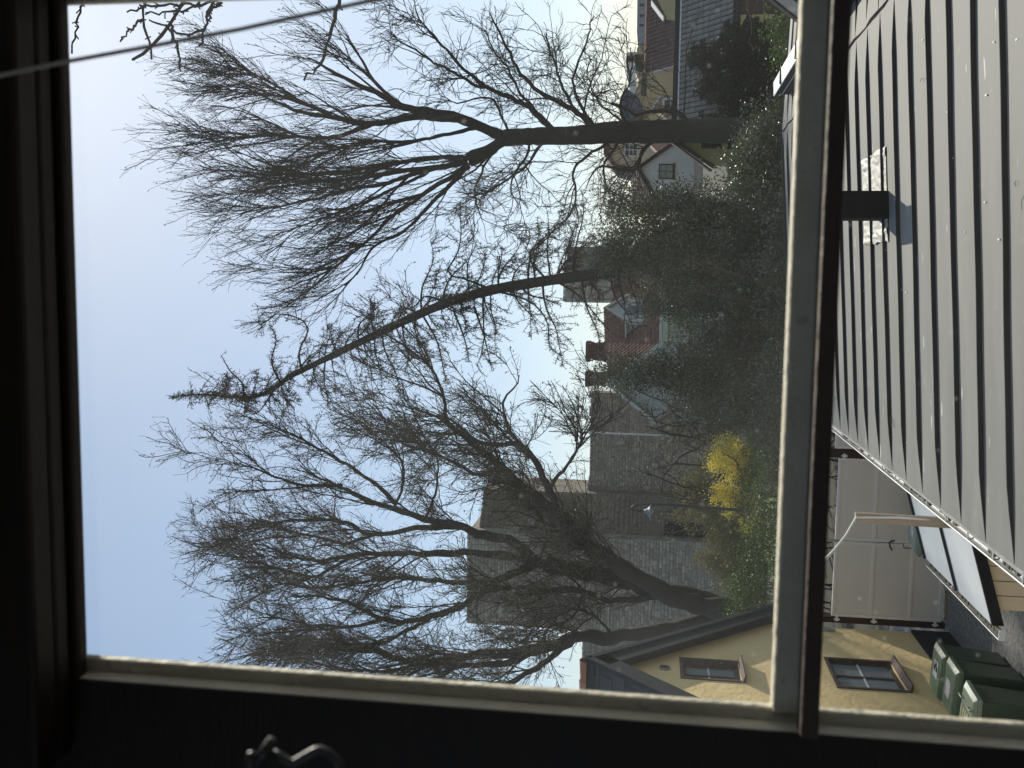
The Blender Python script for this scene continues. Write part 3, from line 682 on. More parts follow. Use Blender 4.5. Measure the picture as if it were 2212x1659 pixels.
M['pale_yellow'] = mat('pale_yellow_render', (0.60, 0.49, 0.27), 0.9, (0.50, 0.41, 0.23), 1.5, bump=0.3)
M['beige'] = mat('warm_beige_render', (0.62, 0.50, 0.34), 0.9, (0.54, 0.43, 0.29), 1.5, bump=0.3)
M['pink'] = mat('dusty_pink_render', (0.52, 0.35, 0.27), 0.9, (0.45, 0.3, 0.23), 2, bump=0.3)
M['brown_wood'] = mat('brown_wood', (0.10, 0.062, 0.042), 0.8, (0.06, 0.04, 0.03), 5, bump=0.3)
M['brick'] = mat('dark_red_brick', (0.21, 0.085, 0.065), 0.9, (0.13, 0.06, 0.05), 5, bump=0.5, rnd=0.2)
M['post_green'] = mat('dark_green_post', (0.035, 0.05, 0.04), 0.5)

# tile prototypes: x across, y up the slope, z proud
def pantile_proto(K=6):
    V = []; F = []
    for yv, zz in ((0, .22), (1.06, 0.0)):
        for k in range(K + 1):
            t = k / K; V.append((t * 1.0 - .5, yv, zz + .36 * math.sin(t * 2 * math.pi - .6) * .5 + .18))
    for k in range(K): F.append([k, k + 1, K + 2 + k, K + 1 + k])
    n = len(V)
    for k in range(K + 1): x, yv, z = V[k]; V.append((x, 0, z - .26))
    for k in range(K): F.append([n + k, n + k + 1, k + 1, k])
    return V, F
PAN = pantile_proto()
def tile_roof(parent, O, U, Dn, W, Ls, tw, tl, m, limit=300, key=None, keep=None, name='tile', stagger=False):
    """O: top corner, U unit along the ridge, Dn unit down the slope"""
    U = Vector(U).normalized(); Dn = Vector(Dn).normalized(); Nn = U.cross(Dn); Nn = -Nn if Nn.z < 0 else Nn
    Ms = []; nr, nc = int(Ls / tl), int(W / tw); rs = random.Random(nr * 31 + nc)
    for r in range(nr):
        for c_ in range(nc):
            p = Vector(O) + U * (tw * (c_ + .5 + (.5 if stagger and r % 2 else 0))) + Dn * (tl * (r + 1))
            if keep and not keep(p): continue
            j = rs.uniform(-.006, .006)
            Ms.append(frame_M(p + Nn * (.0 + j), U * tw * .86, -Dn * tl, Nn * tw * .6))
    pieces(name, parent, [PAN], Ms, m, limit, key, name + 's')
def slab(parent, name, O, U, Dn, W, Ls, m, th=.08):
    U = Vector(U).normalized(); Dn = Vector(Dn).normalized(); Nn = U.cross(Dn); Nn = -Nn if Nn.z < 0 else Nn
    O = Vector(O) - Nn * .012
    MB().prism([O, O + U * W, O + U * W + Dn * Ls, O + Dn * Ls], -Nn * th).build(name, m, parent)
def far_window(parent, c, U, N, w, h, fm, pm, t=.07, bars=(1, 1), sill=None):
    """window on a wall: centre c, U right along the wall, N outward"""
    U = Vector(U).normalized(); N = Vector(N).normalized(); Z = Vector((0, 0, 1)); T = frame_M(c, U, Z, N)
    f = MB(); f.box((-w / 2, -h / 2, -.05), (-w / 2 + t, h / 2, .03), T).box((w / 2 - t, -h / 2, -.05), (w / 2, h / 2, .03), T)
    f.box((-w / 2 + t, -h / 2, -.05), (w / 2 - t, -h / 2 + t, .03), T).box((-w / 2 + t, h / 2 - t, -.05), (w / 2 - t, h / 2, .03), T)
    W_ = f.build('window', fm, parent)
    g = t * .55
    for k in range(bars[0]):
        x = -w / 2 + t + (w - 2 * t) * (k + 1) / (bars[0] + 1); MB().box((x - g / 2, -h / 2 + t, -.03), (x + g / 2, h / 2 - t, .02), T).build('mullion', fm, W_)
    for k in range(bars[1]):
        z = -h / 2 + t + (h - 2 * t) * (k + 1) / (bars[1] + 1); MB().box((-w / 2 + t, z - g / 2, -.028), (w / 2 - t, z + g / 2, .014), T).build('glazing_bar', fm, W_)
    MB().box((-w / 2 + t, -h / 2 + t, -.02), (w / 2 - t, h / 2 - t, .004), T).build('pane', pm, W_)
    if sill: MB().box((-w / 2 - .05, -h / 2 - .08, -.02), (w / 2 + .05, -h / 2 - .003, .12), T).build('sill', sill, W_)
    return W_

# ------------------------------------------------------------------ tiled garage on the right
YR, YE = 51.5, 48.6
gA = nY(2692, -330, YR); gB = nY(2674, 560, YR)
gr = thing('tiled_garage', 'low ochre outbuilding with grey pantile roof and brown door, ivy over its side', 'outbuilding', ((gA.x + gB.x) / 2, YE + 1, 0))
Uv = Vector((1, 0, 0)); zr = (gA.z + gB.z) / 2; xl, xr = gB.x, gA.x
ze = nY(2903, 60, YE).z
Dn = Vector((0, YE - YR, ze - zr)).normalized(); Lr = math.hypot(YR - YE, ze - zr) + .1
slab(gr, 'roof_deck', (xl, YR, zr), Uv, Dn, xr - xl, Lr, M['slate_metal'])
x_vis = nY(2700, 520, 49).x
tile_roof(gr, (xl, YR, zr), Uv, Dn, xr - xl, Lr, .262, .40, M['grey_tile'], 300, key=lambda m: (m.translation.x < x_vis + .2 or m.translation.x > nY(2750, -30, 49).x, -m.translation.z))
k = 0; x = xl
while x < xr:
    MB().hexa([(x, YR - .08, zr + .015), (x + .34, YR - .08, zr + .015), (x + .34, YR + .1, zr + .015), (x, YR + .1, zr + .015), (x, YR - .03, zr + .085), (x + .34, YR - .03, zr + .09), (x + .34, YR + .05, zr + .09), (x, YR + .05, zr + .085)]).build('ridge_tile', M['white'], gr)
    x += .365
MB().box((xl, YR + .12, 0), (xr, YR + .3, zr + .34)).build('rear_wall', M['slate_metal'], gr)
dx0, dx1 = nY(2980, 57, YE + .15).x, nY(2980, 57, YE + .15).x + 3.38
dz1 = nY(2916, 40, YE + .15).z
MB().box((xl, YE + .15, 0), (dx0, YE + .35, ze - .06)).box((dx1, YE + .15, 0), (xr, YE + .35, ze - .06)).box((dx0, YE + .15, dz1), (dx1, YE + .35, ze - .06)).build('wall', M['ochre'], gr)
MB().box((xl, YE + .37, 0), (xr, YR + .1, ze - .2)).build('core_wall', M['ochre'], gr)
for k in range(13):
    MB().box((dx0 + .26 * k + .004, YE + .23 - .004 * (k % 2), 0.05), (dx0 + .26 * (k + 1) - .004, YE + .27, dz1)).build('door_board', M['brown_wood'], gr)
MB().box((xl, YE - .08, ze - .10), (xr, YE + .04, ze - .02)).build('fascia', M['slate_metal'], gr)

# ------------------------------------------------------------------ red tiled house behind it, with pink gable and a dormer
Y0_ = 62.0
a0 = nY(2541, -250, Y0_); a1 = nY(2545, 290, Y0_)
rh = thing('red_roof_house', 'house with long brownish red tiled roof, pink gable end and white window', 'house', (a1.x + 3, Y0_ - 2, 0))
zr = a1.z; xl, xr = a1.x, a0.x; Dn = Vector((0, -1, -.80)).normalized(); Lr = 4.6
slab(rh, 'roof_deck', (xl, Y0_, zr), (1, 0, 0), Dn, xr - xl, Lr, M['brown_wood'])
tile_roof(rh, (xl, Y0_, zr), (1, 0, 0), Dn, xr - xl, Lr, .235, .30, M['brown_tile'], 300, key=lambda m: (m.translation.x > nY(2560, -20, 61).x, -m.translation.z))
for k in range(34):
    x = xl + k * .33
    if x < xr: MB().tube([(x, Y0_, zr + .03), (x + .35, Y0_, zr + .045)], [.085, .10], 7).build('ridge_tile', M['terracotta'], rh)
pe = Vector((xl, Y0_, zr)) + Dn * Lr
# pink gable end turned towards us: wall from the verge down
g0 = nY(2602, 380, 59.5); 
MB().prism([(xl + .1, Y0_, 0), (xl + .1, Y0_, zr - .1), (xl + .1, pe.y + .1, pe.z - .1), (xl + .1, pe.y + .1, 0)], (.25, 0, 0)).build('gable_wall', M['pink'], rh)
MB().box((xl + .36, pe.y + .35, 0), (xr, pe.y + .55, pe.z - .15)).build('wall', M['pink'], rh)
MB().prism([(xl - .02, Y0_, zr + .02), (xl - .02, pe.y, pe.z + .02), (xl - .02, pe.y, pe.z - .16), (xl - .02, Y0_, zr - .16)], (.10, 0, 0)).build('verge_board', M['white'], rh)
# pink wing gable in front
w0, w1, wt, wb = nY(2581, 383, 58.6), nY(2664, 446, 58.6), 0, 0
pk = [nY(2600, 382, 58.6), nY(2668, 372, 58.6), nY(2700, 372, 58.6), nY(2700, 480, 58.6), nY(2640, 480, 58.6), nY(2578, 425, 58.6)]
MB().prism(pk, (0, 1.2, 0)).build('wing_wall', M['pink'], rh)
wc = nY(2640, 415, 58.55); far_window(rh, wc, (1, 0, 0), (0, -1, 0), .85, .95, M['white'], M['pane_black'], .13, (0, 1))
va, vb = nY(2576, 398, 58.5), nY(2668, 362, 58.5); vc = nY(2585, 480, 58.5); va = nY(2572, 428, 58.5)
for p, q in ((va, nY(2605, 378, 58.5)),): MB().prism([p, q, q + Vector((0, 0, .14)), p + Vector((0, 0, .14))], (0, 1.4, 0)).build('verge_board', M['white'], rh)
# dormer with a pale yellow cheek
d0, d1, d2, d3 = nY(2596, -60, 59.8), nY(2590, 0, 59.8), nY(2620, 62, 59.8), nY(2662, 85, 59.8)
MB().prism([d0, d1, d2, nY(2640, 72, 59.8), nY(2672, 84, 59.8), nY(2676, -60, 59.8)], (0, 1.0, 0)).build('dormer_wall', M['pale_yellow'], rh)
for p, q in ((nY(2568, 0, 59.7), nY(2617, 66, 59.7)),): MB().prism([p, q, q + Vector((0, 0, .07)), p + Vector((0, 0, .07))], (0, 1.2, 0)).build('dormer_verge', M['white'], rh)
MB().prism([nY(2568, -60, 59.9), nY(2568, 0, 59.9), nY(2617, 66, 59.9), nY(2622, 66, 59.9), nY(2600, -60, 59.9)], (0, .9, 0)).build('dormer_roof', M['brown_tile'], rh)
MB().prism([nY(2657, 108, 59.6), nY(2662, 108, 59.6), nY(2668, 20, 59.6), nY(2663, 20, 59.6)], (0, .1, 0)).build('gutter', M['white'], rh)

# ------------------------------------------------------------------ houses further back on the right
def block_house(name, label, poly, Y, dep, m, holder='house', roof=None, rm=None):
    P = [nY(a, b, Y) for a, b in poly]; h = thing(name, label, holder, (sum(p.x for p in P) / len(P), Y, 0))
    MB().prism(P, (0, dep, 0)).build('wall', m, h)
    if roof: 
        Q = [nY(a, b, Y - .25) for a, b in roof]; MB().prism(Q, (0, dep + .5, 0)).build('roof', rm, h)
    return h
h1 = block_house('grey_house', 'blue-grey house front rising behind the long red roof', [(2510, -60), (2508, 128), (2560, 128), (2760, 128), (2760, -60)], 78, 5, mat('blue_grey_render', (.40, .40, .42), .9, (.33, .33, .35), 2))
for yv in (20, 62, 100): far_window(h1, nY(2527, yv, 78), (1, 0, 0), (0, -1, 0), .35, .5, M['grey_render'], M['pane_black'], .06, (0, 0))
h2 = block_house('gable_house', 'beige gabled house with green shutters behind the red roof', [(2535, 158), (2508, 190), (2502, 285), (2560, 420), (2760, 420), (2760, 158)], 82, 6, M['beige'])
far_window(h2, nY(2517, 232, 82), (1, 0, 0), (0, -1, 0), .7, .7, M['brown_wood'], M['pane_black'], .07, (1, 0))
MB().prism([nY(2503, 250, 81.8), nY(2503, 278, 81.8), nY(2533, 278, 81.8), nY(2533, 250, 81.8)], (0, .1, 0)).build('shutter', mat('green_shutter', (.06, .11, .085), .7), h2)
h3 = block_house('slate_roof_house', 'pale yellow house under a blue slate roof, seen through the branches', [(2520, 300), (2500, 372), (2580, 520), (2780, 520), (2780, 300)], 74, 6, M['pale_yellow'],
                 roof=[(2472, 350), (2447, 378), (2446, 470), (2482, 486), (2530, 430), (2516, 386)], rm=mat('blue_slate', (.15, .17, .20), .75, (.11, .125, .15), 5, rnd=.1))
far_window(h3, nY(2536, 333, 74), (1, 0, 0), (0, -1, 0), 1.6, .35, M['brown_wood'], M['pane_black'], .05, (3, 0))
h4 = block_house('sunlit_house', 'cream house catching the light at the far end of the roofs', [(2470, 205), (2463, 250), (2475, 330), (2560, 330), (2560, 205)], 95, 6, M['white'])
far_window(h4, nY(2483, 232, 95), (1, 0, 0), (0, -1, 0), .7, .8, M['pale_yellow'], M['pane_black'], .08, (0, 1))
h5 = block_house('peach_house', 'peach house with a white barred window left of the big tree trunk', [(2395, 545), (2390, 600), (2425, 650), (2500, 668), (2700, 668), (2700, 545)], 72, 6, M['beige'],
                 roof=[(2380, 540), (2376, 604), (2418, 660), (2500, 682), (2506, 676), (2428, 648), (2398, 598), (2398, 540)], rm=M['brown_tile'])
far_window(h5, nY(2485, 590, 72), (1, 0, 0), (0, -1, 0), .95, .95, M['white'], M['pane_black'], .08, (1, 2))
h6 = block_house('brick_red_house', 'red house corner beside the trunk, above the white gable', [(2563, 552), (2560, 568), (2590, 600), (2700, 600), (2700, 540)], 66, 3, M['pink'])

# ------------------------------------------------------------------ pale yellow house with brown verge, right in front of the white gable
py = thing('pale_yellow_house', 'pale yellow house with brown verge and dark windows behind the big trunk', 'house', (nY(2700, 560, 52).x, 52, 0))
q = [nY(2664, 566, 52), nY(2810, 650, 52), nY(3000, 650, 52), nY(3000, 400, 52), nY(2760, 400, 52), nY(2664, 460, 52)]
MB().prism(q, (0, .35, 0)).build('wall', M['pale_yellow'], py)
a, b = nY(2650, 556, 51.8), nY(2806, 662, 51.8)
MB().prism([a, b, b + Vector((0, 0, -.30)), a + Vector((0, 0, -.30))], (0, .12, 0)).build('verge_board', M['brown_wood'], py)
MB().prism([a + Vector((0, 0, .16)), b + Vector((-.1, 0, .16)), b + Vector((-.1, 0, .01)), a + Vector((0, 0, .01))], (0, .6, 0)).build('roof', M['brown_wood'], py)
far_window(py, nY(2802, 560, 51.95), (1, 0, 0), (0, -1, 0), .62, 1.0, M['brown_wood'], M['pane_black'], .08, (0, 1))
far_window(py, nY(2905, 560, 51.95), (1, 0, 0), (0, -1, 0), .70, 1.0, M['brown_wood'], M['pane_black'], .08, (0, 1))
far_window(py, nY(2895, 652, 51.95), (1, 0, 0), (0, -1, 0), .62, .8, M['brown_wood'], M['pane_black'], .08, (0, 1))

# ------------------------------------------------------------------ bluish white gable with a brown window
YG = 60
wg = thing('white_gable_house', 'bluish white gable with a brown framed window and scalloped paint edge', 'house', (nY(2600, 690, YG).x, YG, 0))
# lower wall behind, then the painted gable field with its scalloped edge standing proud
lowp = [nY(2520, 664, YG + .05), nY(2664, 560, YG + .05), nY(2768, 560, YG + .05), nY(2768, 800, YG + .05), nY(2600, 812, YG + .05)]
MB().prism(lowp, (0, 6, 0)).build('wall', M['grey_render'], wg)
sc_ = []
for k in range(8):
    yy = 628 + (716 - 628) * k / 7.0
    for j in range(4): t = j / 4; sc_.append((2737 - 4.5 * math.sin(math.pi * t) ** .7 + (0 if k < 4 else -.3 * (k - 4)), yy + t * 88 / 7))
fld = [(2515, 660), (2655, 566)] + [(2692, 585), (2738, 617)] + sc_ + [(2705, 755), (2702, 815), (2590, 812)]
MB().prism([nY(a, b, YG) for a, b in fld], (0, .045, 0)).build('gable_field', M['lavender'], wg)
win_c = nY(2623, 675, YG - .01)
far_window(wg, win_c, (1, 0, 0), (0, -1, 0), .88, .86, M['brown_wood'], M['pane'], .06, (1, 1), M['brown_wood'])
far_window(wg, nY(2610, 800, YG - .01), (1, 0, 0), (0, -1, 0), .6, .5, M['brown_wood'], M['pane'], .05, (0, 0))
for (a, b) in (((2508, 662), (2658, 556)), ((2508, 658), (2606, 830))):
    a_, b_ = nY(*a, YG - .2), nY(*b, YG - .2)
    MB().prism([a_, b_, b_ + Vector((0, 0, -.20)), a_ + Vector((0, 0, -.20))], (0, .22, 0)).build('verge_board', M['brown_wood'], wg)
    dn = (b_ - a_).normalized()
    slab(wg, 'roof_deck', a_ + Vector((0, 0, .05)), (0, 1, 0), dn, 6, (b_ - a_).length, M['brown_wood'])
    tile_roof(wg, a_ + Vector((0, 0, .06)), (0, 1, 0), dn, 6, (b_ - a_).length, .25, .30, M['brown_tile'], 0)
# its long brown side roof to the left
rf = [nY(2487, 700, 66), nY(2487, 840, 66), nY(2620, 850, 62), nY(2610, 745, 62)]
slab(wg, 'side_roof', rf[1], (rf[0] - rf[1]), (rf[2] - rf[1]), (rf[0] - rf[1]).length, (rf[2] - rf[1]).length, M['brown_wood'])
tile_roof(wg, rf[1], (rf[0] - rf[1]), (rf[2] - rf[1]), (rf[0] - rf[1]).length, (rf[2] - rf[1]).length, .25, .30, M['brown_tile'], 300)

# ------------------------------------------------------------------ white house with dormer, red tiles and two chimneys
ang = R(45)
pc = nY(2588, 1354, 52)
dh = thing('dormer_house', 'white house with red tiles, a gabled dormer with a blue window and white downpipe', 'house', (pc.x, pc.y, 0), -ang)
T = WM[dh]; LW = lambda x, yv, z: T @ Vector((x, yv, z))
zc = pc.z; hw_ = 3.25; pit = .80; zr = zc + hw_ * pit
MB().prism([LW(0, 0, 0), LW(-2 * hw_, 0, 0), LW(-2 * hw_, 0, zc), LW(-hw_, 0, zr), LW(0, 0, zc)], LW(0, .3, 0) - LW(0, 0, 0)).build('gable_wall', M['grey_render'], dh)
MB().prism([LW(0, .31, 0), LW(-2 * hw_, .31, 0), LW(-2 * hw_, .31, zc - .1), LW(0, .31, zc - .1)], LW(0, 9, 0) - LW(0, 0, 0)).build('side_wall', M['grey_render'], dh)
e = T.to_3x3()
UL = e @ Vector((0, 1, 0))
for sg in (1, -1):
    D_ = (e @ Vector((sg, 0, -pit))).normalized(); Ls = math.hypot(hw_, hw_ * pit) + .35
    slab(dh, 'roof_deck', LW(-hw_, -.15, zr + .1), UL, D_, 9.3, Ls, M['brown_wood'])
    if sg > 0: tile_roof(dh, LW(-hw_, -.15, zr + .1), UL, D_, 9.3, Ls, .24, .32, M['red_tile'], 300, key=lambda m: m.translation.y)
    a, b = LW(-hw_, -.17, zr + .12), LW(-hw_ + sg * (hw_ + .3), -.17, zr + .12 - (hw_ + .3) * pit)
    MB().prism([a, b, b + Vector((0, 0, -.26)), a + Vector((0, 0, -.26))], UL * .12).build('verge_board', M['white'], dh)
gz = zc - .25 * pit
MB().prism([LW(.28, -.1, gz - .02), LW(.40, -.1, gz - .02), LW(.40, -.1, gz + .12), LW(.28, -.1, gz + .12)], UL * 9).build('gutter', M['white'], dh)
MB().prism([LW(-.02, .0, gz - .32), LW(.26, .0, gz - .32), LW(.26, .0, gz - .02), LW(-.02, .0, gz - .02)], UL * 9).build('cornice', M['white'], dh)
# dormer: solve its local place from the picture
Ti = T.inverted(); nrm = e @ Vector((1, 0, 0))
xf = -.75
def onp(x, yv): q = Ti @ atP(x * NP, yv * NP, LW(xf, 0, 0), nrm); return q
ap, lf_, rg_, bl, br = onp(2381, 1214), onp(2456, 1268), onp(2465, 1170), onp(2576, 1262), onp(2576, 1172)
yl, yr_, yc_ = (lf_.y + bl.y) / 2, (rg_.y + br.y) / 2, (lf_.y + rg_.y) / 2
zeD = (lf_.z + rg_.z) / 2; zaD = ap.z; zbD = min(bl.z, br.z)
roofz = lambda x: zr + .1 - (x + hw_) * pit
MB().prism([LW(xf, yl, roofz(xf) - .1), LW(xf, yl, zeD), LW(xf, (yl + yr_) / 2, zaD - .05), LW(xf, yr_, zeD), LW(xf, yr_, roofz(xf) - .1)], nrm * -.2).build('dormer_front', M['lavender'], dh)
for yy, sg in ((yl, 1), (yr_, -1)):
    xb = xf - (zeD - roofz(xf)) / pit
    MB().prism([LW(xf - .2, yy + .02 * sg, roofz(xf) - .1), LW(xf - .2, yy + .02 * sg, zeD), LW(xb - .1, yy + .02 * sg, zeD), LW(xb - .1, yy + .02 * sg, zeD - .05)], UL * .1 * sg).build('dormer_cheek', M['grey_render'], dh)
DL = 4.2
for sg in (1, -1):
    ym = (yl + yr_) / 2; yo = yl - .12 if sg > 0 else yr_ + .12
    a = LW(xf + .12, ym, zaD + .03); b = LW(xf + .12, yo, zeD - .08); dn = (b - a)
    slab(dh, 'dormer_deck', a, -nrm, dn, DL, dn.length, M['brown_wood'])
    tile_roof(dh, a, -nrm, dn, DL, dn.length, .25, .30, M['red_tile'], 120 if sg > 0 else 0)
    MB().prism([a + nrm * .03, b + nrm * .03, b + nrm * .03 - Vector((0, 0, .18)), a + nrm * .03 - Vector((0, 0, .18))], nrm * -.08).build('dormer_verge', M['white'], dh)
dw = onp(2502, 1222); far_window(dh, LW(xf + .03, dw.y, dw.z), UL, nrm, .62, .85, mat('blue_window_paint', (.22, .33, .40), .6), M['pane'], .08, (1, 1))
dp = onp(2460, 1280)
MB().tube([LW(xf + .03, yl - .06, zeD - .1), LW(xf - .12, yl - .07, zeD - .25), LW(xf - .12, yl - .07, roofz(xf - .1) + .08)], .045, 8).build('downpipe', M['white'], dh)
MB().prism([LW(xf + .1, yl - .13, zeD - .12), LW(xf + .1, yl - .02, zeD - .12), LW(xf + .1, yl - .02, zeD - .03), LW(xf + .1, yl - .13, zeD - .03)], nrm * -2).build('dormer_gutter', M['white'], dh)
def chimney(x0n, x1n, y0n, y1n, Y, lb, par):
    p0, p1 = nY(x1n, y1n, Y), nY(x0n, y0n, Y); w = abs(p1.x - p0.x); cx_ = (p0.x + p1.x) / 2; top = p1.z
    zb = top - 2.6; Ms = []; rs = random.Random(int(x0n)); s_ = w * .40; z = zb; r = 0
    MB().box((cx_ - s_ + .02, Y - s_ + .02, zb), (cx_ + s_ - .02, Y + s_ - .02, top - .05)).build('chimney', M['mortar'], par)
    ch = [o for o in par.children if o.name.startswith('chimney')][-1]
    bx = ([(-.5, -.5, -.5), (.5, -.5, -.5), (.5, .5, -.5), (-.5, .5, -.5), (-.5, -.5, .5), (.5, -.5, .5), (.5, .5, .5), (-.5, .5, .5)], [[0, 3, 2, 1], [4, 5, 6, 7], [0, 1, 5, 4], [1, 2, 6, 5], [2, 3, 7, 6], [3, 0, 4, 7]])
    while z < top - .02:
        h = top - z; g = 1.22 if h < .28 else (1.10 if h < .40 else (1.16 if 1.0 < h < 1.2 else 1.0)); hs = s_ * g; n = max(2, round(2 * hs / .26)); L_ = 2 * hs / n
        for k in range(n):
            o = -hs + L_ * (k + .5)
            for (c_, ux, uy) in (((cx_ + o, Y - hs, z + .04), (L_ * .94, 0, 0), (0, .1, 0)), ((cx_ - hs, Y + o, z + .04), (0, L_ * .94, 0), (.1, 0, 0)), ((cx_ + hs, Y + o, z + .04), (0, L_ * .94, 0), (.1, 0, 0))):
                Ms.append(frame_M(c_, ux, uy, (0, 0, .072)))
        z += .085; r += 1
    pieces('brick', ch, [bx], Ms, M['brick'], 150)
    MB().box((cx_ - s_ * 1.2, Y - s_ * 1.2, top - .02), (cx_ + s_ * 1.2, Y + s_ * 1.2, top + .05)).build('chimney_cap', M['mortar'], par)
chimney(2312, 2392, 1345, 1422, 59, '', dh); chimney(2309, 2392, 1462, 1520, 58, '', dh)
# neighbour roof to the right of the dormer
nr_ = thing('small_tiled_house', 'small tiled roof with white verge right of the white dormer', 'house', (nY(2520, 1140, 58).x, 58, 0))
a, b = nY(2489, 1176, 57.6), nY(2548, 1112, 57.6); dn = b - a
MB().prism([a, b, b - Vector((0, 0, .14)), a - Vector((0, 0, .14))], (0, .12, 0)).build('verge_board', M['white'], nr_)
slab(nr_, 'roof_deck', a + Vector((0, .05, 0)), (0, 1, 0), dn, 4, dn.length * 1.5, M['brown_wood'])
Q = [nY(2494, 1182, 57.9), nY(2560, 1106, 57.9), nY(2640, 1106, 57.9), nY(2640, 1182, 57.9)]
MB().prism(Q, (0, 3.5, 0)).build('wall', M['grey_render'], nr_)
slab(nr_, 'front_deck', nY(2500, 1190, 57.2), (1, 0, 0), (0, -.6, -.8), 1.6, 1.6, M['brown_wood'])
tile_roof(nr_, nY(2500, 1190, 57.2), (1, 0, 0), (0, -.6, -.8), 1.6, 1.6, .24, .3, M['red_tile'], 60)

# ------------------------------------------------------------------ far tower
YT = 108
ft = thing('far_tower', 'plain square stone tower far off behind the leaning larch', 'tower', (nY(2330, 1080, YT).x, YT, 0))
p0, p1 = nY(2224, 1190, YT), nY(2226, 966, YT); pm = nY(2224, 1075, YT).x
MB().box((p0.x, YT, 0), (pm, YT + 6, p0.z)).build('wall', M['far_stone'], ft)
MB().prism([(pm, YT, 0), (p1.x, YT + 3.2, 0), (p1.x, YT + 6, 0), (pm, YT + 6, 0)], (0, 0, p1.z)).build('side_wall', M['tower_shaded'], ft)
stone_face(ft, (p0.x, YT, 4), (1, 0, 0), (0, -1, 0), pm - p0.x, p0.z - 4, .55, .32, M['rubble'], 300, depth=.07)

# ------------------------------------------------------------------ big town wall tower and the town wall
YB = 57
bt = thing('wall_tower', 'tall grey rubble tower of the old town wall behind the spreading tree', 'tower', (nY(2300, 2250, YB).x, YB, 0))
tl, tr_ = nY(1900, 2462, YB), nY(1843, 2096, YB); zt_ = nY(1845, 2250, YB).z
xl = nY(2000, 2464, YB).x; xm = nY(2000, 2097, YB).x; xrr = nY(2050, 1930, YB + 2.4).x
MB().box((xl, YB, 0), (xm, YB + 6.5, zt_)).build('wall', M['mortar'], bt)
stone_face(bt, (xl, YB, 1.0), (1, 0, 0), (0, -1, 0), xm - xl, zt_ - 1.0, .36, .19, M['rubble'], 300, key=lambda m: m.translation.z > 9, depth=.05)
zf = nY(1906, 2000, YB + 2.4).z
MB().prism([(xm + .002, YB + .9, 0), (xrr, YB + 2.4, 0), (xrr, YB + 6.5, 0), (xm + .002, YB + 6.5, 0)], (0, 0, zf)).build('flank_wall', M['tower_shaded'], bt)
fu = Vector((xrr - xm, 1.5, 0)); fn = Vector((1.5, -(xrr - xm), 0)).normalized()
stone_face(bt, (xm, YB + .9, 1.5), fu, fn, fu.length, zf - 1.5, .42, .26, M['tower_shaded'], 120, key=lambda m: m.translation.z > 8, depth=.05)
ov = nY(2625, 2072, YB + 1.6); MB().box((ov.x - .35, YB + .8, 2.4), (ov.x + .35, YB + 1.6, 4.9)).build('doorway', M['pane_black'], bt)
for (a, b) in ((2030, 2093), (2090, 2060)): p = nY(a, b, YB); MB().box((p.x - .10, YB - .04, p.z - .22), (p.x + .12, YB + .9, p.z + .22)).build('opening', M['mortar'], bt)
tw = thing('town_wall', 'long grey rubble town wall running off both sides of the tower', 'wall', (xrr + 5, 60, 0))
zl = nY(2300, 2520, 58.5).z; zw = nY(2330, 1800, 60.5).z
MB().box((xl - 16, 58.2, 0), (xl - .01, 59.4, zl)).build('wall', M['mortar'], tw)
xr2 = nY(2330, 1545, 60.2).x
MB().box((xrr - .5, 60.2, 0), (xr2, 61.4, zw)).build('wall', M['mortar'], tw)
stone_face(tw, (xl - 8.5, 58.2, 2.6), (1, 0, 0), (0, -1, 0), 8.45, zl - 2.6, .34, .19, M['rubble'], 300, key=lambda m: -m.translation.x)
stone_face(tw, (xrr + .02, 60.2, 1.6), (1, 0, 0), (0, -1, 0), xr2 - xrr - .05, zw - 1.6, .30, .17, M['rubble'], 200, key=lambda m: -m.translation.z)
m = MB(); rs = random.Random(8); x = xrr
while x < xr2: w_ = rs.uniform(.3, .9); m.box((x, 60.25, zw - .05), (min(x + w_, xr2), 61.3, zw + rs.uniform(.0, .22))); x += w_ * 1.05
m.build('coping', M['mortar'], tw)['kind'] = 'stuff'
for (a, b) in ((2446, 1744), (2455, 1760)): p = nY(a, b, 60.2); MB().box((p.x - .14, 60.08, p.z - .22), (p.x + .14, 60.5, p.z + .22)).build('opening', M['rubble'], tw)  # lit patches of the wall put in as solid rubble blocks

# ------------------------------------------------------------------ mast and street lamp
p0, p1 = nY(2830, 1722, 46), nY(2160, 1698, 46)
ma = MB().tube([(p0.x, 46, 0), p1], [.055, .03], 10); tag(ma.build('flag_mast', M['white'], origin=(p0.x, 46, 0), smooth=True), 'slender white mast standing bare in front of the grey town wall', 'mast')
YL = 35; pb, pt = nY(3040, 2018, YL), nY(2640, 1988, YL)
la = thing('street_lamp', 'dark street lamp post with hooked arm and small bell shade', 'street lamp', (pb.x, YL, 0))
dirv = (pt - pb); base = pb - dirv * (pb.z / dirv.z)
hk = [(2565, 1985), (2530, 1986), (2500, 1989), (2487, 1997), (2488, 2006), (2505, 2011), (2530, 2012)]
MB().tube([base, pb, pt] + [nY(a, b, YL) for a, b in hk], [.075, .06, .05, .045, .03, .028, .026, .024, .022, .02], 10).build('post', M['post_green'], la, smooth=True)
sc0 = nY(2537, 2013, YL)
MB().lathe(sc0 + Vector((0, 0, -.24)), [(.30, 0), (.29, .03), (.16, .08), (.10, .16), (.06, .25)], 18).build('shade', mat('lamp_shade_enamel', (.30, .32, .34), .6, (.24, .25, .27), 5), la, smooth=True)
MB().lathe(sc0 + Vector((0, 0, -.32)), [(.05, 0), (.10, .03), (.10, .075)], 14).build('lamp_glass', M['white'], la, smooth=True)
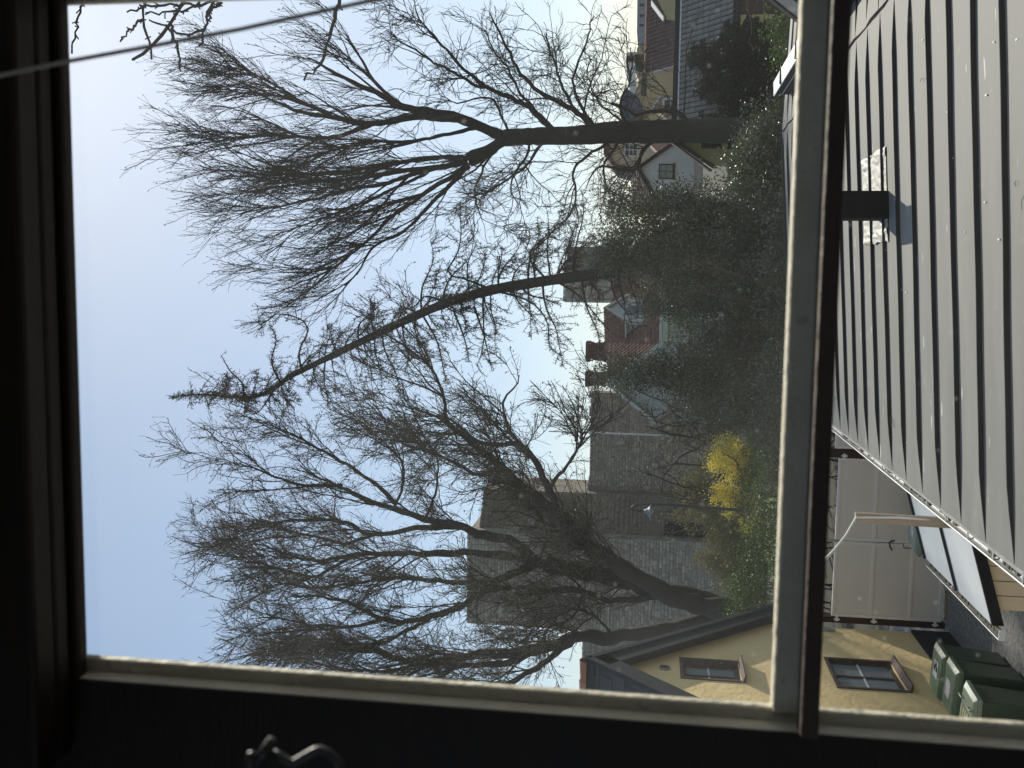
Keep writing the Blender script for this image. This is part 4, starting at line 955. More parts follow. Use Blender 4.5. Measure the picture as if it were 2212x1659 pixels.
# ================================================================== trees
M['bark'] = mat('grey_brown_bark', (0.075, 0.064, 0.048), 0.95, (0.045, 0.038, 0.03), 5, bump=1.0, bscale=14, stretch=(1, 1, .35))
M['bark_dark'] = mat('dark_bark', (0.055, 0.046, 0.036), 0.95, (0.033, 0.028, 0.022), 5, bump=1.0, bscale=14, stretch=(1, 1, .35))
M['twig'] = mat('brown_twigs', (0.085, 0.066, 0.050), 0.8, (0.055, 0.043, 0.033), 2, bump=0)
M['twig_grey'] = mat('grey_olive_twigs', (0.20, 0.165, 0.115), 0.8, (0.12, 0.10, 0.07), 2, bump=0)
M['larch_twig'] = mat('larch_twigs', (0.085, 0.072, 0.045), 0.85, (0.055, 0.046, 0.03), 2, bump=0)
M['bud'] = mat('swelling_buds', (0.27, 0.23, 0.12), 0.6, (0.17, 0.14, 0.08), 3, bump=0)

def unit(v): return v / np.maximum(np.linalg.norm(v, axis=-1, keepdims=True), 1e-9)
def tubes(P, Rr, k):
    """P (n,s,3) centre lines, Rr (n,s) radii -> verts, quads"""
    n, s = P.shape[:2]
    Tn = np.empty_like(P); Tn[:, 1:-1] = P[:, 2:] - P[:, :-2]; Tn[:, 0] = P[:, 1] - P[:, 0]; Tn[:, -1] = P[:, -1] - P[:, -2]
    Tn = unit(Tn); ref = np.zeros((n, 1, 3)); ax = np.abs(unit(P[:, -1] - P[:, 0])); ref[np.arange(n), 0, np.argmin(ax, 1)] = 1
    A = unit(np.cross(Tn, np.broadcast_to(ref, P.shape))); B = np.cross(Tn, A)
    t = np.arange(k) * 2 * np.pi / k
    V = P[:, :, None] + (A[:, :, None] * np.cos(t)[:, None] + B[:, :, None] * np.sin(t)[:, None]) * Rr[:, :, None, None]
    idx = np.arange(n * s * k).reshape(n, s, k); a = idx[:, :-1]; b = np.roll(a, -1, 2); c = idx[:, 1:]; d = np.roll(c, -1, 2)
    return V.reshape(-1, 3), np.stack([a, b, d, c], -1).reshape(-1, 4)
def resample(pts, n, smooth=True):
    p = np.array([tuple(q) for q in pts], float)
    if smooth and len(p) > 2:                     # Catmull-Rom
        e = np.vstack([2 * p[0] - p[1], p, 2 * p[-1] - p[-2]]); out = []
        for i in range(1, len(e) - 2):
            t = np.linspace(0, 1, 9)[:-1, None]
            out.append(.5 * (2 * e[i] + (e[i + 1] - e[i - 1]) * t + (2 * e[i - 1] - 5 * e[i] + 4 * e[i + 1] - e[i + 2]) * t ** 2 + (3 * e[i] - e[i - 1] - 3 * e[i + 1] + e[i + 2]) * t ** 3))
        p = np.vstack(out + [p[-1:]])
    L_ = np.concatenate([[0], np.cumsum(np.linalg.norm(np.diff(p, axis=0), axis=1))]); t = np.linspace(0, L_[-1], n)
    return np.stack([np.interp(t, L_, p[:, i]) for i in range(3)], 1)
def grow(P, Rr, dens, ang, ang_sd, lmin, lmax, taper, seg, wig, trop, up, rfac, rmax, rng, tmin=.15, shrink=.5, flat=0.0, lrel=None, rtip=.35, curl=0.0):
    """children along a set of branches (n,s,3)"""
    n, s = P.shape[:2]; sl = np.linalg.norm(np.diff(P, axis=1), axis=2).sum(1)
    cnt = rng.poisson(sl * (1 - tmin) * dens); par = np.repeat(np.arange(n), cnt); m = len(par)
    if m == 0: return np.zeros((0, seg + 1, 3)), np.zeros((0, seg + 1))
    t = tmin + (1 - tmin) * rng.random(m); f = t * (s - 1); i = np.minimum(f.astype(int), s - 2); w = (f - i)[:, None]
    p0 = P[par, i] * (1 - w) + P[par, i + 1] * w; Tn = unit(P[par, i + 1] - P[par, i]); r0 = Rr[par, i] * (1 - w[:, 0]) + Rr[par, i + 1] * w[:, 0]
    rv = unit(rng.normal(size=(m, 3))); rv[:, 2] += up * 1.2; rv[:, 1] *= (1 - flat); rv = unit(rv - Tn * (rv * Tn).sum(1, keepdims=True))
    a = ang + ang_sd * rng.normal(size=m); d = unit(Tn * np.cos(a)[:, None] + rv * np.sin(a)[:, None])
    ln = (lmin + (lmax - lmin) * rng.random(m) ** 1.3) * (1 - shrink * t)
    if lrel is not None: ln = np.minimum(ln, lrel * sl[par])
    r_s = np.minimum(np.minimum(r0 * .75, rfac * ln ** 1.15 + .0015), rmax)
    Q = np.empty((m, seg + 1, 3)); Q[:, 0] = p0; st = (ln / seg)[:, None]
    tr = np.array(trop)[None]
    cv = unit(rng.normal(size=(m, 3)))
    for j in range(seg):
        d = unit(d + rng.normal(size=(m, 3)) * wig + tr * (1.0 / seg) + cv * curl * math.sin(j * 2.2)); Q[:, j + 1] = Q[:, j] + d * st
    rad = r_s[:, None] * np.linspace(1, rtip, seg + 1)[None]
    return Q, rad
def grower(K, dk=1.0):
    def g(P, Rr, dens, ang, ang_sd, lmin, lmax, taper, seg, wig, trop, up, rfac, rmax, rng, **kw):
        return grow(P, Rr, dens / K * dk, ang, ang_sd, lmin * K, lmax * K, taper, seg, wig, trop, up, rfac, rmax * K, rng, **kw)
    return g
def stuff_mesh(name, sets, m, parent, extra=None):
    """sets: [(P, R, k)] -> one mesh"""
    Vs, Fs, off = [], [], 0
    for P, Rr, k in sets:
        if len(P) == 0: continue
        V, F = tubes(P, Rr, k); Vs.append(V); Fs.append(F + off); off += len(V)
    V = np.concatenate(Vs); F = np.concatenate(Fs)
    inv = np.array(WM[parent].inverted()); V = V @ inv[:3, :3].T + inv[:3, 3]
    o = link(name, mesh_np(name, V, [F], m, True), parent, WM[parent]); return o
def limb_obj(name, pts, r0, r1, m, parent, rng, n=None, k=10, wob=.02, knots=True):
    L_ = sum((Vector(pts[i + 1]) - Vector(pts[i])).length for i in range(len(pts) - 1)); n = n or max(8, int(L_ / .28))
    p = resample(pts, n); t = np.linspace(0, 1, n)
    nz = np.cumsum(rng.normal(size=(n, 3)), 0); nz -= np.linspace(0, 1, n)[:, None] * nz[-1]; p = p + nz * wob
    rad = r0 * (1 - t) ** .85 + r1 * (1 - (1 - t) ** .85)
    if knots: rad = rad * (1 + .07 * np.sin(t * 37 + r0 * 50) + .06 * rng.normal(size=n))
    o = stuff_mesh(name, [(p[None], np.maximum(rad, .004)[None], k)], m, parent)
    return p, rad
def pad(sets, s):
    """bring branches to the same number of points"""
    Ps = np.stack([resample(p, s, False) for p, r in sets]); Rs = np.stack([np.interp(np.linspace(0, 1, s), np.linspace(0, 1, len(r)), r) for p, r in sets]); return Ps, Rs
def leaf_quads(C, size, rng, bend=.3, ln=1.8, updir=0.0, axis=None):
    """folded leaves at points C: two quads each"""
    n = len(C); a = unit(rng.normal(size=(n, 3))) if axis is None else unit(axis + rng.normal(size=(n, 3)) * .5)
    nn = rng.normal(size=(n, 3)); nn[:, 2] += updir; nn = unit(nn - a * (nn * a).sum(1, keepdims=True)); b = np.cross(nn, a)
    s = size * rng.uniform(.6, 1.25, n)[:, None]; L_ = s * ln
    p0 = C; p3 = C + a * L_; mid = C + a * L_ * .5; l = mid + b * s * .5 + nn * s * bend; r = mid - b * s * .5 + nn * s * bend
    V = np.stack([p0, l, p3, r], 1).reshape(-1, 3); i = np.arange(n)[:, None] * 4
    F = np.concatenate([i + [[0, 1, 2]], i + [[0, 2, 3]]]); return V, F

# z3 / z4: two enlarged pieces of the photograph in which the limbs were traced
def z3(X, Yp, d=0.0): return atY(329 + .496 * X, 54.9 + .496 * Yp, 1.0) if False else (329 + .496 * X, 54.9 + .496 * Yp, d)
def z4(X, Yp, d=0.0): return (329 + .496 * X, 658.3 + .496 * Yp, d)
def trace(pts, conv, Y, d0, d1):
    n = len(pts); return [atY(*conv(*p)[:2], Y + d0 + (d1 - d0) * i / max(1, n - 1)) for i, p in enumerate(pts)]

def cut(pts, f):
    p = resample(pts, 80); return [tuple(q) for q in p[:max(3, int(80 * f)):4]]
# ------------------------------------------------------------------ the big bare tree on the right
def big_tree():
    rng = np.random.default_rng(21); Y = 47.0; K = 47.0 / 28.5; grow = grower(K, 1.35)
    base = atY(1700, 282, Y); t = thing('bare_tree', 'tall bare tree with fanned limbs and thick straight trunk, right of the leaning larch', 'tree', (base.x, Y, 0))
    tr_pts = [Vector((base.x + .05, Y, -.1)), Vector((base.x + .02, Y, .25))] + trace([(2660, 460), (2400, 458), (2200, 462), (2000, 466), (1850, 478), (1700, 482), (1600, 485), (1535, 490)], z3, Y, 0, 0)
    n = 60; p = resample(tr_pts, n); tt = np.linspace(0, 1, n); rad = np.interp(tt, [0, .08, .3, .62, .75, .9, 1], [.50, .38, .325, .31, .265, .24, .25]) * K * (1 + .03 * rng.normal(size=n))
    stuff_mesh('trunk', [(p[None], rad[None], 18)], M['bark_dark'], t)
    Lm = [  # traced limbs: points, start radius, end radius, depth at start and end
        ([(1540, 485), (1430, 440), (1330, 398), (1200, 368), (1080, 340), (1000, 290), (860, 232), (700, 150), (560, 90), (400, 30)], .16, .012, 0, -1.5),
        ([(1200, 368), (1100, 350), (980, 250), (900, 130), (820, 20), (760, -90)], .075, .012, -.3, -2.2),
        ([(1340, 405), (1150, 398), (960, 425), (780, 398), (620, 368), (450, 290), (250, 200), (150, 148)], .12, .012, .1, 1.2),
        ([(960, 425), (800, 485), (600, 482), (400, 490), (200, 510), (70, 508)], .075, .01, .5, 2.0),
        ([(780, 398), (640, 330), (480, 230), (330, 150), (180, 110)], .055, .01, .6, 2.4),
        ([(1430, 440), (1300, 470), (1130, 500), (950, 510), (800, 540), (600, 590), (430, 640)], .06, .01, .2, -1.6),
        ([(1540, 492), (1450, 555), (1370, 590)], .17, .13, 0, -.2),
        ([(1375, 580), (1200, 578), (1000, 608), (800, 640), (600, 650), (400, 640), (200, 620), (60, 590)], .085, .01, -.2, -1.8),
        ([(1370, 585), (1200, 625), (1000, 655), (760, 690), (500, 720), (300, 740), (90, 722)], .085, .01, -.2, .8),
        ([(1370, 595), (1200, 640), (1050, 680), (870, 720), (700, 770), (500, 805), (300, 830), (110, 880)], .08, .01, -.2, 2.2),
        ([(1370, 605), (1200, 720), (1030, 850), (900, 970), (760, 1070), (600, 1130), (370, 1190)], .075, .01, -.2, 1.4),
        ([(1380, 615), (1250, 740), (1100, 880), (960, 960), (870, 1100), (760, 1190), (640, 1280)], .07, .01, -.2, -1.6),
        ([(1200, 640), (1000, 740), (850, 800), (680, 860), (520, 920), (330, 985)], .05, .009, .4, 3.0),
        ([(1740, 455), (1650, 372), (1500, 290), (1380, 212), (1280, 100), (1190, 0), (1130, -90)], .085, .012, 0, -1.8),
        ([(1500, 290), (1380, 250), (1240, 180), (1120, 90), (1000, 10)], .05, .01, -.4, 1.6),
        ([(1745, 448), (1640, 350), (1560, 250), (1480, 120), (1440, 0)], .055, .01, 0, 1.5),
        ([(1890, 410), (1800, 350), (1690, 285), (1570, 135), (1500, 10), (1460, -80)], .08, .012, 0, -1.2),
        ([(1885, 400), (1790, 265), (1755, 150), (1700, 20)], .06, .01, 0, 2.0),
        ([(1890, 395), (1835, 262), (1850, 150), (1900, 35), (1930, -60)], .05, .01, 0, -2.0),
        ([(2040, 415), (1965, 360), (1910, 260), (1890, 180)], .04, .008, 0, 1.6),
        ([(2060, 420), (2040, 330), (2085, 200), (2080, 80)], .045, .008, 0, -1.8),
        ([(1640, 520), (1600, 600), (1560, 700), (1600, 810)], .045, .008, 0, -1.2),
        ([(1500, 545), (1420, 650), (1400, 740), (1440, 860)], .04, .008, 0, -1.6),
        ([(1700, 520), (1640, 590), (1590, 640), (1500, 700), (1350, 760)], .05, .008, 0, 1.5),
        ([(1980, 520), (1900, 560), (1830, 640), (1840, 760), (1780, 860), (1700, 920)], .05, .008, 0, -1.0),
        ([(2180, 510), (2130, 575), (2100, 630), (1960, 620), (1880, 720)], .07, .01, 0, .6),
        ([(2010, 520), (1960, 600), (1990, 700), (2080, 760), (2100, 860)], .045, .008, 0, 1.8),
        ([(2330, 440), (2290, 395), (2200, 380), (2120, 395), (2050, 360), (1990, 330)], .09, .012, 0, -.6),
        ([(1560, 475), (1480, 330), (1420, 300), (1330, 330), (1240, 300)], .04, .008, 0, -2.4),
    ]
    fans, low = [], []
    tcx, tcy = [1535, 1600, 1700, 1850, 2000, 2200, 2400, 2660], [490, 485, 482, 478, 466, 462, 458, 460]
    Lm = [([(pts[0][0] + 50, np.interp(pts[0][0] + 50, tcx, tcy))] + pts, r0, r1, d0, d1) if i >= 13 and pts[0][0] > 1530 else (pts, r0, r1, d0, d1) for i, (pts, r0, r1, d0, d1) in enumerate(Lm)]
    for i, (pts, r0, r1, d0, d1) in enumerate(Lm):
        q = limb_obj('limb', cut(trace(pts, z3, Y, d0 * K, d1 * K), .78 if i < 13 and len(pts) > 4 else 1), r0 * K, r1 * K * 1.6, M['bark_dark'], t, rng, wob=.024 if i < 13 else .045, k=10)
        (fans if i < 13 else low).append(q)
    # extra limbs grown from the traced ones so the crown has depth
    P, Rr = pad(fans, 26); Pl, Rl = pad(low, 20)
    E, ER = grow(P, Rr, 1.75, R(21), R(7), 2.2, 4.8, 1, 9, .06, (0, 0, .30), .5, .0085, .045, rng, tmin=.16, shrink=.45, flat=-.3, rtip=.25)
    El, ERl = grow(Pl, Rl, 2.2, R(42), R(16), 1.2, 3.0, 1, 9, .15, (0, 0, .12), .2, .008, .035, rng, tmin=.12, shrink=.4, flat=-.3, rtip=.25)
    A, AR = grow(np.concatenate([P]), np.concatenate([Rr]), 1.9, R(27), R(9), .9, 2.4, 1, 7, .08, (0, 0, .32), .4, .009, .024, rng, tmin=.3, shrink=.2)
    A2, AR2 = grow(E, ER, 3.0, R(26), R(9), .7, 1.8, 1, 6, .09, (0, 0, .32), .4, .010, .020, rng, tmin=.2, shrink=.2)
    Al, ARl = grow(np.concatenate([Pl]), Rl, 2.8, R(52), R(16), .5, 1.5, 1, 7, .20, (0, 0, .1), .2, .010, .02, rng)
    Al2, ARl2 = grow(El, ERl, 3.6, R(48), R(16), .4, 1.2, 1, 6, .20, (0, 0, .1), .2, .010, .016, rng)
    def sub(A_, AR_, dens, lo, hi, tr, w): return grow(A_, AR_, dens, R(28), R(10), lo, hi, 1, 4, w, (0, 0, tr), .4, .014, .010, rng, tmin=.1, shrink=.25, rtip=.55)
    T1, TR1 = sub(A, AR, 6.5, .25, .85, .3, .08); T2, TR2 = sub(A2, AR2, 4.2, .25, .8, .3, .08)
    T3, TR3 = sub(Al, ARl, 6, .2, .6, .1, .2); T4, TR4 = sub(Al2, ARl2, 6, .2, .55, .1, .2); T5, TR5 = sub(E, ER, 1.8, .3, .8, .3, .1)
    big = lambda a: np.maximum(a, .013)
    stuff_mesh('branches', [(E, big(ER), 6), (El, big(ERl), 6), (A, big(AR), 5), (A2, big(AR2), 5), (Al, big(ARl), 5), (Al2, big(ARl2), 4)], M['bark_dark'], t)['kind'] = 'stuff'
    tw = [(T1, TR1), (T2, TR2), (T3, TR3), (T4, TR4), (T5, TR5)]
    o = stuff_mesh('twigs', [(a, np.maximum(b, .0078), 3) for a, b in tw], M['twig'], t); o['kind'] = 'stuff'
    print('big tree twigs', sum(len(a) for a, b in tw), 'branches', len(A), len(A2), len(E))
    # buds at the upper tips
    tips = np.concatenate([T1[:, -1], T2[:, -1]]); ax = np.concatenate([T1[:, -1] - T1[:, -2], T2[:, -1] - T2[:, -2]])
    V, F = leaf_quads(tips, .055, rng, .5, 2.0, axis=unit(ax)); inv = np.array(WM[t].inverted()); V = V + inv[:3, 3]
    link('buds', mesh_np('buds', V, [F], M['twig']), t, WM[t])['kind'] = 'stuff'
big_tree()

# ------------------------------------------------------------------ spreading tree on the left with wriggling twigs
def left_tree():
    rng = np.random.default_rng(5); Y = 37; K = 37 / 31; grow = grower(K, 1.25)
    base = atY(1600, 1345, Y); t = thing('spreading_tree', 'huge spreading tree with many twisting limbs in front of the wall tower', 'tree', (base.x, Y, 0))
    fork = trace([(2480, 1335)], z4, Y, 0, 0)[0]
    p = resample([Vector((base.x - .1, Y, -.1)), Vector((base.x - .02, Y, .9)), base, fork + Vector((0, 0, .2))], 30)
    rad = np.interp(np.linspace(0, 1, 30), [0, .12, .6, 1], [1.0, .74, .62, .50]) * K * (1 + .03 * rng.normal(size=30)); stuff_mesh('trunk', [(p[None], rad[None], 20)], M['bark'], t)
    Lm = [
        ([(2520, 1330), (2350, 1275), (2200, 1215), (2050, 1125), (1900, 1018), (1760, 905), (1600, 800), (1500, 722), (1380, 612), (1250, 512), (1130, 440), (1000, 402), (880, 372), (760, 300)], .34, .014, -.2, -2.6),
        ([(1765, 905), (1725, 790), (1655, 655), (1590, 600), (1500, 620), (1400, 590), (1290, 500), (1200, 470), (1080, 380)], .13, .012, -1.5, -3.0),
        ([(1655, 655), (1560, 540), (1530, 430), (1600, 330), (1560, 220)], .07, .01, -1.8, -.6),
        ([(1725, 790), (1800, 700), (1870, 600), (1850, 480)], .06, .01, -1.7, -3.2),
        ([(1290, 505), (1270, 400), (1230, 290), (1160, 200), (1050, 130)], .06, .01, -1.9, -3.4),
        ([(1500, 722), (1420, 760), (1300, 700), (1150, 640), (1030, 560), (880, 540)], .075, .01, -1.7, .4),
        ([(2500, 1330), (2350, 1280), (2200, 1240), (2000, 1180), (1820, 1150), (1680, 1120)], .36, .26, .2, .6),
        ([(1690, 1115), (1580, 1040), (1450, 1010), (1340, 955), (1200, 925), (1060, 870), (950, 830), (830, 790), (700, 740), (560, 640), (420, 555)], .18, .012, .6, -.8),
        ([(1060, 870), (920, 760), (800, 700), (640, 600), (500, 520), (350, 420)], .075, .01, .0, 2.6),
        ([(830, 790), (700, 800), (560, 780), (400, 700), (280, 640)], .06, .01, .2, -2.2),
        ([(1690, 1125), (1450, 1090), (1300, 1080), (1060, 1080), (860, 1100), (700, 1120), (500, 1060), (300, 1000), (170, 960)], .15, .012, .6, 2.0),
        ([(1340, 960), (1150, 980), (960, 1010), (820, 940), (600, 950), (400, 930), (220, 900)], .10, .012, .5, -1.2),
        ([(960, 1010), (840, 1040), (700, 1010), (520, 1010), (330, 1060), (190, 1080)], .065, .01, .2, 3.0),
        ([(1780, 1140), (1700, 1135), (1610, 1162), (1480, 1222), (1350, 1300), (1200, 1352), (1000, 1372), (850, 1312), (700, 1272), (500, 1282), (280, 1250)], .15, .012, .6, -1.8),
        ([(1350, 1300), (1150, 1400), (1000, 1480), (800, 1500), (550, 1480), (330, 1452)], .08, .012, .0, 1.4),
        ([(1480, 1222), (1280, 1220), (1000, 1210), (750, 1232), (450, 1200), (260, 1180)], .09, .012, .4, 1.6),
        ([(1000, 1372), (860, 1400), (690, 1380), (520, 1360), (330, 1380)], .06, .01, -.8, -2.6),
        ([(860, 1100), (720, 1170), (560, 1150), (400, 1120), (230, 1130)], .06, .01, 1.4, -1.0),
        ([(2490, 1350), (2350, 1380), (2212, 1402), (2000, 1432), (1850, 1442), (1700, 1490), (1450, 1502), (1250, 1522), (1050, 1502), (850, 1492), (600, 1540), (400, 1502), (230, 1462)], .28, .012, 0, .8),
        ([(1700, 1490), (1560, 1545), (1400, 1560), (1200, 1562), (1000, 1600), (760, 1590), (520, 1620)], .12, .012, .2, -1.8),
        ([(1850, 1442), (1760, 1530), (1640, 1620), (1500, 1680), (1300, 1700), (1000, 1690)], .14, .012, .2, 2.2),
        ([(1250, 1522), (1080, 1580), (900, 1640), (700, 1680)], .07, .01, .4, 2.4),
        ([(2230, 1262), (2050, 1295), (1830, 1262), (1650, 1275), (1520, 1235), (1400, 1250)], .12, .02, .2, -1.8),
        ([(1870, 1265), (1830, 1340), (1720, 1400), (1680, 1480), (1640, 1560)], .05, .01, -.6, -2.4),
        ([(2000, 1180), (1900, 1080), (1880, 1000), (1920, 900)], .055, .01, .3, -2.0),
        ([(2000, 1432), (1920, 1350), (1840, 1330), (1760, 1360)], .05, .01, .1, -2.0),
        ([(1680, 1120), (1720, 1020), (1690, 930), (1640, 860), (1660, 780)], .055, .01, .4, -1.6),
        ([(1060, 870), (1100, 760), (1080, 660), (1000, 600), (930, 520)], .05, .01, .2, -2.6),
        ([(1200, 925), (1230, 800), (1250, 700), (1200, 600)], .05, .01, .3, 2.8),
    ]
    Q = [limb_obj('limb', cut(trace(pts, z4, Y, d0 * K, d1 * K), .84 if len(pts) > 4 and r1 < .015 else 1), r0 * K, r1 * (1.5 if r1 < .015 else 1) * K, M['bark'], t, rng, wob=.04, k=10) for pts, r0, r1, d0, d1 in Lm]
    P, Rr = pad(Q, 30)
    E, ER = grow(P, Rr, 2.5, R(26), R(10), 1.8, 3.9, 1, 10, .11, (0, 0, .24), .5, .0095, .045, rng, tmin=.28, shrink=.35)
    A, AR = grow(P, Rr, 2.1, R(36), R(13), .8, 2.3, 1, 8, .15, (0, 0, .2), .35, .010, .026, rng, tmin=.3, shrink=.15, curl=.12)
    A2, AR2 = grow(E, ER, 3.3, R(33), R(12), .6, 1.7, 1, 7, .16, (0, 0, .18), .35, .010, .020, rng, tmin=.15, shrink=.15, curl=.12)
    kw = dict(tmin=.05, shrink=.2, rtip=.5, curl=.2)
    T1, TR1 = grow(A, AR, 8.5, R(40), R(15), .24, .75, 1, 4, .24, (0, 0, .2), .3, .014, .010, rng, **kw)
    T2, TR2 = grow(A2, AR2, 7.6, R(40), R(15), .22, .7, 1, 4, .24, (0, 0, .2), .3, .014, .010, rng, **kw)
    T3, TR3 = grow(E, ER, 3.0, R(42), R(15), .25, .75, 1, 4, .24, (0, 0, .12), .3, .014, .010, rng, **kw)
    big = lambda a: np.maximum(a, .012)
    stuff_mesh('branches', [(E, big(ER), 6), (A, big(AR), 5), (A2, big(AR2), 4)], M['bark'], t)['kind'] = 'stuff'
    stuff_mesh('twigs', [(T1, np.maximum(TR1, .0066), 3), (T2, np.maximum(TR2, .0070), 3), (T3, np.maximum(TR3, .0070), 3)], M['twig_grey'], t)['kind'] = 'stuff'
    tp = np.concatenate([T1[:, 2:], T2[:, 2:], T3[:, 2:]]); sel = rng.random(tp.shape[:2]) < .26
    C = tp[sel]; V, F = leaf_quads(C, .046, rng, .3, 1.7); V = V + np.array(WM[t].inverted())[:3, 3]
    link('buds', mesh_np('buds', V, [F], M['bud']), t, WM[t])['kind'] = 'stuff'
    print('left tree', len(T1) + len(T2) + len(T3), len(A), len(A2), len(E), len(C))
left_tree()

# ------------------------------------------------------------------ leaning larch
def larch():
    rng = np.random.default_rng(9); Y = 42; K = 42 / 33; grow = grower(K, 1.15)
    pts = trace([(2060, -25), (1800, 12), (1650, 32), (1480, 62), (1300, 112), (1130, 182), (900, 172 + 5), (700, 260), (560, 340), (470, 392), (330, 400), (200, 392), (90, 400)], z4, Y, 0, 0)
    pts = trace([(2000, 1070), (1800, 1100), (1650, 1122), (1480, 1152), (1300, 1202), (1130, 1272), (960, 1352), (780, 1440)], z3, Y, 0, .2) + trace([(700, 262), (600, 312), (540, 356), (470, 394), (400, 404), (330, 400), (200, 390), (90, 402)], z4, Y, .2, .3)
    low = atY(1400, 560, Y); bx = low.x + .3
    t = thing('larch', 'leaning larch with curved trunk and bristly drooping side branches', 'tree', (bx, Y, 0))
    allp = [Vector((bx, Y, -.1)), Vector((bx - .05, Y, 1.5)), Vector((low.x + .1, Y, low.z - .9))] + pts
    n = 90; p = resample(allp, n); tt = np.linspace(0, 1, n); rad = np.interp(tt, [0, .1, .35, .6, .8, .9, 1], [.38, .31, .235, .185, .115, .06, .014]) * (1 + .04 * rng.normal(size=n))
    stuff_mesh('trunk', [(p[None], rad[None], 14)], M['bark'], t)
    # side branches: out and drooping, longer below
    B, BR = [], []
    for i in range(112):
        f = .24 + .74 * (i / 112) ** .95; k = min(int(f * (n - 1)), n - 2); p0 = p[k]; T_ = unit(p[k + 1] - p[k])
        az = rng.uniform(0, 2 * math.pi); hz = np.array([math.cos(az), math.sin(az) * .9, 0])
        d = unit(hz + T_ * .15 + np.array([0, 0, .05])); L_ = K * (3.4 * (1 - f) ** .75 + .45) * rng.uniform(.55, 1.15)
        sg = 12; q = [p0]; dr = rng.uniform(.35, .9)
        for j in range(sg):
            s_ = j / sg; d = unit(d + np.array([0, 0, -dr * .16 * (1 if s_ < .55 else -.9)]) + rng.normal(size=3) * .07); q.append(q[-1] + d * L_ / sg)
        B.append(np.array(q)); BR.append(np.linspace(1, .2, sg + 1) * min(rad[k] * .45, .010 + .012 * L_))
    # traced lower branches on both sides
    for pts_, c in (([(1480, 1152), (1350, 1100), (1280, 1080), (1330, 990), (1345, 900), (1340, 800), (1370, 760)], z3), ([(1720, 1110), (1640, 1010), (1700, 930), (1790, 860), (1850, 760)], z3), ([(1280, 1208), (1190, 1180), (1140, 1225), (1060, 1250)], z3),
                    ([(1480, 1152), (1640, 1200), (1720, 1290), (1730, 1400), (1790, 1440)], z3), ([(1750, 1110), (1850, 1170), (1930, 1260), (1990, 1330)], z3), ([(1400, 5), (1440, 120), (1460, 200), (1480, 290)], z4), ([(1310, 20), (1360, 150), (1380, 250)], z4),
                    ([(1180, 50), (1240, 160), (1270, 290), (1280, 330)], z4), ([(900, 175), (900, 90), (960, 30), (1000, -10)], z4), ([(650, 290), (640, 200), (680, 110), (640, 60), (540, 40), (480, 90), (440, 60)], z4), ([(560, 345), (520, 250), (540, 150), (510, 90)], z4), ([(400, 404), (390, 340), (340, 290), (300, 220)], z4), ([(540, 356), (470, 460), (430, 480)], z4)):
        q = resample(trace(pts_, c, Y, 0, rng.uniform(-1.2, .6) * K), 13); B.append(q); BR.append(np.linspace(.050, .014, 13))
    B, BR = np.array(B), np.array(BR)
    A, AR = grow(B, BR, 5.5, R(62), R(16), .25, 1.1, 1, 6, .12, (0, 0, -.25), -.5, .010, .014, rng, tmin=.12, shrink=.3)
    S1, SR1 = grow(B, BR, 26, R(80), R(20), .05, .17, 1, 2, .15, (0, 0, 0), .0, .03, .006, rng, tmin=.08, shrink=.1, rtip=.7)
    S2, SR2 = grow(A, AR, 28, R(72), R(20), .04, .15, 1, 2, .15, (0, 0, 0), .0, .03, .006, rng, tmin=.05, shrink=.1, rtip=.7)
    top = p[int(n * .86):]; rt = rad[int(n * .86):]
    S3, SR3 = grow(top[None], rt[None], 85, R(58), R(18), .14, .55, 1, 4, .12, (0, 0, .25), .2, .012, .006, rng, tmin=.0, shrink=.5)
    S4, SR4 = grow(S3, SR3, 24, R(60), R(18), .04, .14, 1, 2, .1, (0, 0, .2), .0, .03, .005, rng)
    # bottle-brush ends on some branches
    e = rng.choice(len(B), 40, replace=False); Bb = B[e][:, 6:]; Rb = BR[e][:, 6:]
    S5, SR5 = grow(Bb, Rb, 55, R(75), R(18), .10, .30, 1, 2, .12, (0, 0, .25), .0, .014, .006, rng, tmin=.1, shrink=.3)
    stuff_mesh('branches', [(B, np.maximum(BR, .014), 6), (A, np.maximum(AR, .010), 4)], M['bark_dark'], t)['kind'] = 'stuff'
    stuff_mesh('spurs', [(a, np.maximum(b, .0092), 3) for a, b in ((S1, SR1), (S2, SR2), (S3, SR3), (S4, SR4), (S5, SR5))], M['larch_twig'], t)['kind'] = 'stuff'
    print('larch', len(A), len(S1) + len(S2) + len(S3) + len(S4) + len(S5))
larch()

